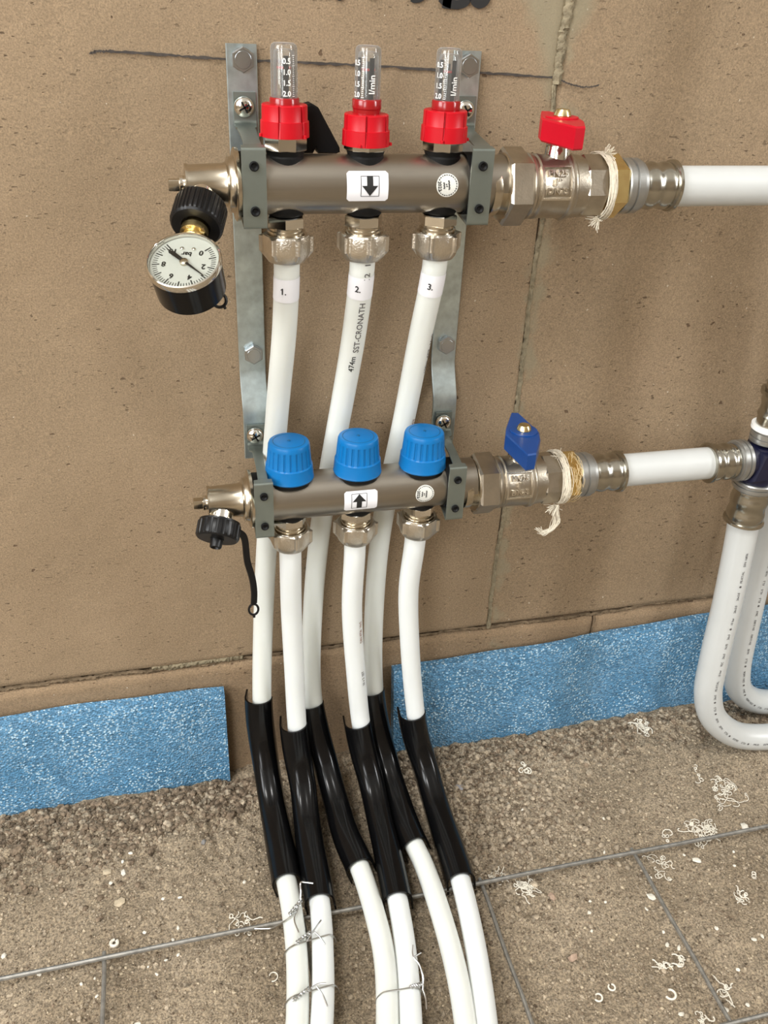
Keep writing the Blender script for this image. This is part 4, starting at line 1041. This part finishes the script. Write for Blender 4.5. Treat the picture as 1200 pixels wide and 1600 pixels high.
# ------------------------------------------------------------------ ball valves on the right
def hexring(mb, x, y, z, R, L, rot=0.0, bev=.0016, n=6):
    pts = [(R*math.cos(k*2*PI/n+rot), R*math.sin(k*2*PI/n+rot)) for k in range(n)]
    return mb.prism(pts, (x, y, z), (0, 1, 0), (0, 0, 1), 0, L, bev)
ZVU, ZVL = .5390, .3222
HANDLE = [(.003, .033), (.008, .032), (.0115, -.003), (.0070, -.016), (-.0050, -.037), (-.0120, -.038), (-.0155, -.003), (-.0110, .008)]
def ball_valve(y, z, x0, label, mat, hz, hrot, sc):
    t = thing('ball_valve', label, 'valve', (x0, y, z))
    X = lambda d: x0+d
    MB().lathe((X(0), y, z), (1, 0, 0), [(0, .0140), (.0001, .0180), (.0040, .0184), (.0060, .0172), (.0110, .0172), (.0111, .0150)], 48).build('tail_piece', M['nickel'], t)
    mb = MB(); hexring(mb, X(.0096), y, z, .0243, .0158, .26, .0016); mb.build('union_nut', M['cast'], t, ang=20)
    MB().lathe((X(.0088), y, z), (1, 0, 0), [(0, .0178), (.0004, .0206), (.0012, .0208)], 48).build('nut_face', M['nickel'], t)
    MB().lathe((X(.0248), y, z), (1, 0, 0), [(0, .0150), (.0001, .0190), (.0016, .0205), (.0030, .0205), (.0044, .0192), (.0058, .0192), (.0068, .0202), (.0086, .0202), (.0094, .0196), (.0260, .0199), (.0270, .0212), (.0286, .0216), (.0300, .0212), (.0312, .0200), (.0360, .0196), (.0400, .0190)], 64).build('body', M['cast'], t)
    mb = MB(); hexring(mb, X(.0630), y, z, .0204, .0152, .1, .0012, 8); mb.build('hex_end', M['cast'], t, ang=18)
    # cast plate with the size marks, on the front of the body
    r0 = .0196; cxp = X(.0412); ang = .30
    def onb(m, vf, dx, dy, r): 
        out = [(cxp+dx+a, y-r*math.cos(ang+(b+dy)/r), z+r*math.sin(ang+(b+dy)/r)) for a, b in vf[0]]; return m.add(out, vf[1])
    mb = MB(); pw, ph = .0200, .0208
    for dx, dy, ww, hh in ((0, ph/2, pw, .0011), (0, -ph/2, pw, .0011), (-pw/2, 0, .0012, ph+.001), (pw/2, 0, .0012, ph+.001)):
        for rr in (r0+.0012,): onb(mb, grid2d(ww, hh, 8, 8), dx, dy, rr)
        for s in (-1, 1):
            if ww > hh: onb(mb, ([(-ww/2, s*hh/2), (ww/2, s*hh/2)], []), dx, dy, r0)
    def raised(m, vf, dx, dy, h):
        o = len(m.v); onb(m, vf, dx, dy, r0+h); edges = {}
        for f in vf[1]:
            for a, b in zip(f, f[1:]+f[:1]): edges[(a, b)] = edges.get((a, b), 0)+1
        n = len(vf[0]); onb(m, (vf[0], []), dx, dy, r0-.0006)
        for (a, b) in edges:
            if (b, a) not in edges: m.f.append((o+b, o+a, o+n+a, o+n+b))
    mb = MB()
    for dx, dy, ww, hh in ((0, ph/2, pw, .0012), (0, -ph/2, pw, .0012), (-pw/2, 0, .0013, ph+.001), (pw/2, 0, .0013, ph+.001)): raised(mb, grid2d(ww, hh, 8, 8), dx, dy, .0014)
    for s, dy, sz in (('PN25', .0056, .0062), ('1"', 0, .0062), ('DN25', -.0056, .0058)): raised(mb, bold(*text2d(s, sz), .0001), 0, dy, .0017)
    mb.build('size_marks', M['cast_bright'], t, ang=25)
    hx = X(.0466)
    MB().lathe((hx, y, z), (0, 0, 1), [(.0150, .0088), (.0230, .0083), (.0236, .0080), (hz-z-.0136, .0080)], 32).build('stem', M['chrome'], t)
    c, s = math.cos(hrot), math.sin(hrot)
    pts = [(a*c-b*s, a*s+b*c) for a, b in HANDLE][::-1]
    h = MB().prism(pts, (hx, y, 0), (1, 0, 0), (0, 1, 0), hz-.0135, hz, .0010).build('handle', M[mat], t, ang=25)
    MB().prism([(q*.42*math.cos(a), q*.42*math.sin(a)) for q, a in ((.025, k*PI/12) for k in range(24))], (hx, y, 0), (1, 0, 0), (0, 1, 0), hz-.0006, hz+.0010, .0004).build('hub', M[mat], h)
    MB().lathe((hx, y, hz+.0008), (0, 0, 1), [(0, .0052), (.0006, .0056), (.0026, .0050), (.0042, .0040), (.0046, .0012)], 24).build('handle_screw', M['brass_screw'], h)
    return t
ball_valve(YU, ZVU, .1295, 'nickel ball valve with red wing handle on the upper bar', 'red_paint', .5805, .10, 1)
ball_valve(YL, ZVL, .1295, 'nickel ball valve with blue wing handle on the lower bar', 'blue_paint', .3645, 0, 1)

def hemp(xc, y, z, r, label, seed, hang):
    rnd = random.Random(seed); mb = MB()
    for k in range(70):
        x = xc+rnd.gauss(0, .0010); rr = r+rnd.uniform(.0002, .0016); a0 = rnd.uniform(-2.4, 1.2); L = rnd.uniform(1.2, 3.2); pts = []
        for i in range(15):
            a = a0+L*i/14; pts.append((x+.0016*math.sin(a*1.5+k)+(a-.2)*-.0010, y-rr*math.cos(a), z+rr*math.sin(a)))
        mb.wire(pts, rnd.uniform(.00015, .0004), 4)
    def frayed(p, d, n, L, sp):
        for k in range(n):
            P = V(p)+V((rnd.gauss(0, .0006), rnd.gauss(0, .0006), rnd.gauss(0, .0004))); D = V(d)+V((rnd.gauss(0, sp), rnd.gauss(0, sp), rnd.gauss(0, sp))); pts = [P]
            for i in range(6):
                D = D+V((rnd.gauss(0, .18), rnd.gauss(0, .18), rnd.gauss(0, .18))); pts.append(pts[-1]+D.normalized()*L/6*rnd.uniform(.6, 1.2))
            mb.wire(pts, rnd.uniform(.00012, .00032), 4)
    frayed((xc-.001, y-.004, z+r+.0006), (-.7 if hang else .6, -.1, .35), 22, .0075, .45)
    frayed((xc-.003, y-.012, z-r+.001), (-.8, -.4, -.35), 26, .009, .5)
    if hang:
        base = V((xc-.0025, y-.0145, z-r+.002))
        for k in range(38):
            s = rnd.choice((-1, 1)); w = rnd.uniform(.0004, .0024); j = lambda q=.0006: V((rnd.gauss(0, q), rnd.gauss(0, q), rnd.gauss(0, q)))
            pts = [base+j(), base+V((-.0015+s*w, -.001, -.007))+j(), base+V((.0005+s*w*1.4, -.001, -.014))+j(), base+V((-.002+s*w, -.001, -.0195))+j(), base+V((-.008, -.001, -.0235))+j(.0010), base+V((-.0135, -.001, -.0205))+j(.0014)]
            mb.wire(catmull(pts, 4), rnd.uniform(.0001, .0003), 4)
    o = mb.build('hemp_sealing', M['hemp'], None, (xc, y, z-r)); tag(o, label, 'sealing fibre'); return o
hemp(.2092, YU, ZVU, .0198, 'frayed white hemp strands round the red handled valve end', 5, False)
hemp(.2092, YL, ZVL, .0198, 'white hemp strands hanging in a loop from the blue handled valve end', 8, True)

def press_end(t, x, y, z, s, L=.0265, rs=.0146, A=None):
    """press sleeve with two pressed bulges and an end bead; s = direction along x"""
    prof = [(0, .0138)] + [(.0008, rs)]
    n = 16
    for k in range(n+1):
        u = k/n; prof.append((.0012+u*(L-.0052), rs+.0010*math.sin(u*2*PI-.6)**2 - .0002))
    prof += [(L-.0036, rs+.0002), (L-.0028, rs+.0020), (L-.0008, rs+.0022), (L, rs+.0010), (L, .0134)]
    return MB().lathe((x, y, z), A or (s, 0, 0), prof, 48).build('press_sleeve', M['press'], t)
def press_ring(t, x, y, z, A, rr=.0170, w=.0120):
    return MB().lathe((x, y, z), A, [(0, .0140), (.0002, rr-.0008), (.0012, rr), (w*.35, rr), (w*.38, rr-.0010), (w*.45, rr-.0010), (w*.48, rr), (w*.80, rr), (w*.83, rr-.0012), (w, rr-.0014), (w, .0138)], 48).build('ring', M['ring'], t)
def coupling(y, z, x0, label, gold):
    t = thing('press_coupling', label, 'pipe fitting', (x0, y, z))
    mb = MB(); hexring(mb, x0-.0005, y, z, .0202, .0115, .35, .0014); mb.build('brass_hex', M['brass'], t, ang=20)
    press_ring(t, x0+.0112, y, z, (1, 0, 0), .0176, .0140)
    press_end(t, x0+.0250, y, z, 1)
    if gold:
        rnd = random.Random(3); mb = MB()
        for k in range(90):
            a = rnd.uniform(-2.2, 1.3); x = x0+rnd.uniform(-.001, .0105); pts = []; d = rnd.uniform(-.0008, .0008); rr = .0203+rnd.uniform(0, .0008)
            for i in range(5): pts.append((x+d*i+rnd.uniform(-.0004, .0004), y-rr*math.cos(a+i*.09), z+rr*math.sin(a+i*.09)))
            mb.wire(pts, .0002, 4)
        mb.build('hemp_fibres', M['hemp_gold'], t)
    return t
coupling(YU, ZVU, .2120, 'brass and steel press coupling at the upper white supply pipe', False)
coupling(YL, ZVL, .2120, 'press coupling with hemp on its brass at the lower white pipe', True)

# supply pipe (upper), return pipe (lower short piece)
RW = .0131
ZS = ZVU; ZR = .3226
sp_ = MB().tube([(.258+.0165*k, YU, ZS-.0004) for k in range(11)], RW, 36, ref=(0, 0, 1)).build('supply_pipe', M['white_pipe'], None, (.266, YU, ZS), ang=80)
tag(sp_, 'thick white supply pipe running right from the upper valve', 'pipe')
rp_ = MB().tube([(.259+.0094*k, YL, ZR) for k in range(10)], RW, 36, ref=(0, 0, 1)).build('return_pipe', M['white_pipe'], None, (.268, YL, ZR), ang=80)
tag(rp_, 'short thick white pipe between the lower valve coupling and the tee', 'pipe')

# tee with three press ends, lower line
TX = .3935
tee = thing('press_tee', 'dark navy tee fitting with steel press sleeves at the right edge', 'pipe fitting', (TX, YL, ZR))
mb = MB().lathe((TX-.020, YL, ZR), (1, 0, 0), [(0, .0130), (.0005, .0150), (.0195, .0158), (.030, .0150)], 32)
mb.lathe((TX, YL, ZR-.021), (0, 0, 1), [(0, .0130), (.0005, .0150), (.020, .0156), (.0345, .0140), (.0350, .0120)], 32)
mb.prism([(-.016, -.014), (.012, -.014), (.012, .012), (-.011, .012)], (TX, YL, ZR), (1, 0, 0), (0, 0, 1), -.002, .0168, .0030)
mb.build('body', M['navy'], tee)
press_ring(tee, TX-.0165, YL, ZR, (-1, 0, 0), .0172, .0110); press_end(tee, TX-.0275, YL, ZR, -1, .0240)
press_ring(tee, TX, YL, ZR-.0190, (0, 0, -1), .0176, .0090); press_end(tee, TX, YL, ZR-.0280, 0, .0330, .0150, (0, 0, -1))
press_ring(tee, TX, YL, ZR+.0165, (0, 0, 1), .0140, .0110)
MB().lathe((TX, YL, ZR+.0270), (0, 0, 1), [(0, .0144), (.0003, .0150), (.0040, .0150), (.0042, .0130)], 40).build('white_ring', M['white_ink'], tee)
MB().lathe((TX, YL, ZR+.0310), (0, 0, 1), [(0, .0110), (.0005, .0122), (.0060, .0118), (.0090, .0130), (.0125, .0118), (.0165, .0116), (.0215, .0128), (.0250, .0118), (.0265, .0148), (.0300, .0150), (.0302, .0120), (.0420, .0118), (.0440, .0132), (.0470, .0132)], 40).build('riser_sleeve', M['press'], tee)
# riser above the tee (leaves the picture at the right)
rs_ = MB().tube([(TX, YL, ZR+.074+.06*k) for k in range(16)], .0098, 28, ref=(0, -1, 0)).build('riser_pipe', M['white_pipe'], None, (TX, YL, ZR+.074), ang=80)
tag(rs_, 'narrower white riser pipe going up from the tee', 'pipe')

# loops to the floor
fl = catmull([(TX, YL, ZR-.056), (.3955, -.0695, .2466), (.3970, -.0750, .180), (.3965, -.0800, .115), (.3990, -.0830, .0740), (.4110, -.0855, .0440), (.4400, -.0880, .0180), (.4750, -.0890, .0075), (.52, -.0900, .0060), (.60, -.0900, .0060), (.75, -.09, .006)], 12)
lp = thing('return_loop_pipe', 'thick white pipe bending from the tee to the floor, front loop', 'pipe', (.44, -.088, 0), 'thick white pipe loops at the right edge')
MB().tube(fl, RW, 36, ref=(-1, -.3, -.4)).build('tube', M['white_pipe'], lp, ang=80)
bl = catmull([(.462, -.0627, .520), (.460, -.050, .42), (.4575, -.036, .30), (.4570, -.0330, .19), (.4570, -.0390, .125), (.4580, -.0460, .0640), (.4680, -.0465, .0360), (.4900, -.0470, .0170), (.5250, -.0470, .0080), (.60, -.047, .006), (.75, -.047, .006)], 12)
lb = thing('supply_loop_pipe', 'thick white pipe bending to the floor behind, nearer the foam strip', 'pipe', (.49, -.047, 0), 'thick white pipe loops at the right edge')
MB().tube(bl, RW, 36, ref=(-1, -.3, -.4)).build('tube', M['white_pipe'], lb, ang=80)
def loop_print(path, parent, s0, s1, ang, seed):
    pm = PathMap(path, RW+.00025, ref=(-1, -.3, -.4)); rnd = random.Random(seed); mb = MB(); d = s0
    words = ['26x3', 'PE-RT/AL', 'DIN 16836', '10 bar', '95C', 'EN 21003', '16.05', '26x3.0', 'KL.5', 'OXY']
    while d < s1:
        w = rnd.choice(words); v, f = bold(*text2d(w, .0030), .00004); L = len(w)*.0017
        pm.put(mb, (v, f), d+L/2, ang, 1); d += L+.003
        if rnd.random() < .3: pm.put(mb, disc2d(.0011, 1, 10), d, ang); d += .005
    mb.build('pipe_print', M['ink_grey'], parent, smooth=False)
loop_print(fl, lp, .03, .33, 1.25, 1)
loop_print(bl, lb, .27, .56, 1.25, 2)
# upper line continues to its own elbow beyond the frame
sx = thing('press_elbow', 'steel press elbow joining the upper supply pipe to the rear loop', 'pipe fitting', (.462, YU, ZS))
el = catmull([(.4335, YU, ZS), (.447, YU, ZS), (.4585, YU, ZS-.0035), (.462, YU, ZS-.015), (.462, YU, ZS-.03)], 8)
MB().tube(el, .0150, 28, ref=(-1, -.3, -.4)).build('elbow_body', M['press'], sx, ang=60)

# ------------------------------------------------------------------ litter on the dirt
def chip_obj(name, x, y, size, label, mat, seed, cat='chip', group=None, flat_=.35):
    rnd = random.Random(seed); mb = MB(); vs, fs = stone_mesh(size, rnd.uniform(.8, 1.4), rnd.uniform(.6, 1.0), flat_*rnd.uniform(.8, 1.2), rnd)
    z = fh(x, y)+size*.25; mb.add([(a+x, b+y, c+z) for a, b, c in vs], fs)
    o = mb.build(name, M[mat], None, (x, y, z), ang=30, smooth=False); return tag(o, label, cat, group)
def curl_path(x, y, rnd, L, coil=.0022, wander=.9):
    pts = []; a = rnd.uniform(0, 6.28); P = V((x, y, 0)); n = int(L/.0006); turn = rnd.choice((-1, 1))*.3; h = 0
    for k in range(n):
        if rnd.random() < .05*wander: turn = -turn*rnd.uniform(.5, 1.3) or .3
        turn = max(-.55, min(.55, turn + rnd.gauss(0, .06)*wander)); h = max(0, min(1, h+rnd.gauss(0, .12)))
        a += turn; P = P+V((math.cos(a), math.sin(a), 0))*.0006
        pts.append((P.x, P.y, fh(P.x, P.y)+.0009+.0018*h))
    return pts
def curl_obj(x, y, n, L, label, seed, r=.00042, spread=.004, cat='shaving', group=None, wander=.9, mat='curl'):
    rnd = random.Random(seed); mb = MB()
    for k in range(n): mb.wire(curl_path(x+rnd.gauss(0, spread), y+rnd.gauss(0, spread), rnd, L*rnd.uniform(.6, 1.2), wander=wander), r*rnd.uniform(.7, 1.2), 5)
    o = mb.build('plastic_curl', M[mat], None, (x, y, fh(x, y))); return tag(o, label, cat, group)
def ring_obj(x, y, R, arc, label, seed, w=.0009, group=None):
    rnd = random.Random(seed); a0 = rnd.uniform(0, 6.28); n = 20; z = fh(x, y)+.0016
    pts = [(x+R*(1-.25*k/n)*math.cos(a0+arc*k/n), y+R*(1-.25*k/n)*math.sin(a0+arc*k/n), z+.0008*k/n) for k in range(n+1)]
    o = MB().wire(pts, w, 6).build('plastic_ring', M['curl'], None, (x, y, z)); return tag(o, label, 'shaving', group)
# singled out pieces
chip_obj('pale_flake', -.166, -.1028, .0042, 'pale flat flake, largest light chip on the left dirt', 'chip_tan', 1)
chip_obj('pale_flake', -.155, -.1344, .0040, 'pale curved flake lying above the left wire junction', 'chip_tan', 2)
ring_obj(-.1593, -.1709, .0030, 5.6, 'thick white plastic ring beside the left mesh junction', 3, .0013)
chip_obj('grey_pebble', -.0849, -.0877, .0036, 'grey pebble left of the leftmost black guide', 'pebble', 4, 'stone', None, .7)
chip_obj('grey_flake', .1565, -.0759, .0045, 'dark grey flat flake right of the black guides below the foam', 'grey_flake', 5, 'chip', None, .2)
chip_obj('pink_pebble', .1955, -.2054, .0036, 'pinkish stone below the wire, right of the rightmost guide', 'pebble_red', 6, 'stone', None, .7)
chip_obj('brown_pebble', .1887, -.2612, .0050, 'brown lumpy stone in the lower right dirt field', 'pebble_red', 7, 'stone', None, .7)
chip_obj('pale_chip', .2792, -.2238, .0044, 'pale triangular chip beside the right cross wire', 'chip', 8)
chip_obj('pale_chip', .3381, -.1979, .0044, 'white bent chip below the right wire, under the curl tangle', 'chip', 9)
chip_obj('white_stub', .4021, -.1746, .0045, 'white plastic stub at the wire below the big tangle', 'chip', 10, 'chip', None, .6)
chip_obj('tan_stick', .2304-.06, -.1251+.0, .0040, 'tan splinter on the dirt right of the guides', 'chip_tan', 11)
curl_obj(.4037, -.1364, 16, .035, 'large tangle of thin white plastic curls near the front loop', 21, .00036, .008, wander=1.1)
curl_obj(.3915, -.112, 4, .022, 'short trail of white curls above the large tangle', 22, .00042, .0035)
curl_obj(.3591, -.172, 26, .026, 'dense ball of white plastic curls touching the wire', 23, .00040, .0045, wander=1.3)
curl_obj(.3239, -.1673, 3, .026, 'loose white strand left of the dense curl ball', 24, .00045, .002, wander=.6)
curl_obj(.3069, -.1973, 9, .022, 'small white curl tangle below the right wire junction', 25, .00040, .005)
curl_obj(.1789, -.191, 30, .014, 'white fluff tuft at the wire right of the guides', 26, .0004, .0030, wander=1.4, cat='fluff')
curl_obj(.1581, -.1754, 14, .012, 'small white fluff tuft beside the rightmost guide end', 27, .0004, .0025, wander=1.4, cat='fluff')
curl_obj(.3681, -.0400, 40, .014, 'white fluff tuft on the dark dirt near the foam strip', 28, .00045, .0040, wander=1.4, cat='fluff')
curl_obj(.2266, -.0652, 2, .040, 'long thin white curl below the right foam strip', 29, .0005, .001, wander=.35)
curl_obj(.356, -.2419, 14, .010, 'small white crumb tuft in the right dirt field', 30, .00045, .0030, cat='fluff')
curl_obj(.3768, -.2278, 2, .018, 'thin white curl near the right edge of the dirt', 31, .0005, .001, wander=.5)
curl_obj(-.0585, -.168, 6, .020, 'white curl strands at the lower left guide end', 32, .00042, .004)
curl_obj(-.0560, -.183, 4, .016, 'white strands lying on the wire left of the first tie', 33, .00042, .003)
ring_obj(.2503, -.3047, .0042, 4.6, 'white curved shaving at the bottom, right of centre', 34)
ring_obj(.1951, -.2943, .0032, 5.0, 'white hook shaped curl, left one of two in the lower dirt', 35, .0007)
ring_obj(.2086, -.2896, .0028, 5.6, 'white hook shaped curl, right one of two in the lower dirt', 36, .0007)
ring_obj(-.0425, -.2235, .0038, 4.8, 'pale curl lying left of the tied pipes', 37, .0005)
curl_obj(.2571, -.2830, 8, .012, 'white crumpled shaving left of the right cross wire', 38, .00055, .0022)
curl_obj(.2732, -.2834, 7, .011, 'white crumpled shaving close against the right cross wire', 39, .00055, .0020)
curl_obj(.2920, -.3131, 8, .014, 'white shaving tangle right of the right cross wire', 40, .00055, .0026)
curl_obj(.2636, -.3262, 7, .011, 'white shaving at the bottom edge by the cross wire', 41, .0005, .0020)
small = [(-.1525, -.1064, .0034), (-.1628, -.113, .0032), (-.153, -.0958, .0028), (-.1466, -.0873, .0028), (-.1151, -.1735, .0026), (-.1107, -.1648, .0026), (-.1211, -.1358, .0026), (-.1119, -.188, .0024), (-.2145, -.1826, .0030),
 (-.1433, -.2368, .0032), (-.2421, -.1606, .0036), (-.1831, -.1984, .0022), (-.1735, -.1965, .0020), (-.1287, -.2003, .0022), (-.1217, -.1902, .0022), (-.1347, -.1932, .0020), (-.1078, -.1375, .0026), (-.0547, -.1366, .0026), (-.1718, -.21, .0020), (-.1369, -.163, .0022),
 (.2207, -.2251, .0032), (.2393, -.2181, .0030), (.3665, -.2116, .0026), (.2159, -.2401, .0024), (.2735, -.2541, .0026), (.3167, -.2625, .0030), (.2711, -.2645, .0034), (.2790, -.2690, .0036), (.2505, -.3203, .0036), (.3039, -.3254, .0028), (.2859, -.3244, .0030), (.3137, -.2979, .0026), (.342, -.2774, .0032), (.3508, -.2759, .0030), (.3764, -.1965, .0026), (.1962, -.1025, .0028), (.2075, -.1111, .0028), (.2774, -.1374, .0020), (.2594, -.1739, .0026), (.2718, -.1801, .0024), (.2260, -.2150, .0022), (.2890, -.205, .0022), (.3300, -.190, .0022), (.2700, -.232, .0022)]
def region(x, y):
    if x < -.03:
        if y > -.1885: return 'above the long wire, left of the guides'
        return 'below the long wire, left of the pipes'
    if y > -.187: return 'above the long wire, right of the guides'
    return 'below the long wire, left of right cross wire' if x < .2805 else 'below the long wire, right of right cross wire'
ORD = ['first', 'second', 'third', 'fourth', 'fifth', 'sixth', 'seventh', 'eighth', 'ninth', 'tenth', 'eleventh', 'twelfth', 'thirteenth', 'fourteenth', 'fifteenth', 'sixteenth', 'seventeenth', 'eighteenth', 'nineteenth', 'twentieth']
cells = {}
for x, y, s in small: cells.setdefault(region(x, y), []).append((x, y, s))
k = 0
for reg, items in cells.items():
    for q, (x, y, s) in enumerate(sorted(items)):
        chip_obj('white_chip', x, y, s*.72, 'white chip, %s from left %s' % (ORD[q], reg), 'chip', 100+k, 'chip', 'small white chips on the dirt', .5); k += 1

# ------------------------------------------------------------------ tidy helper keys
for o in bpy.data.objects:
    if '_b' in o: del o['_b']
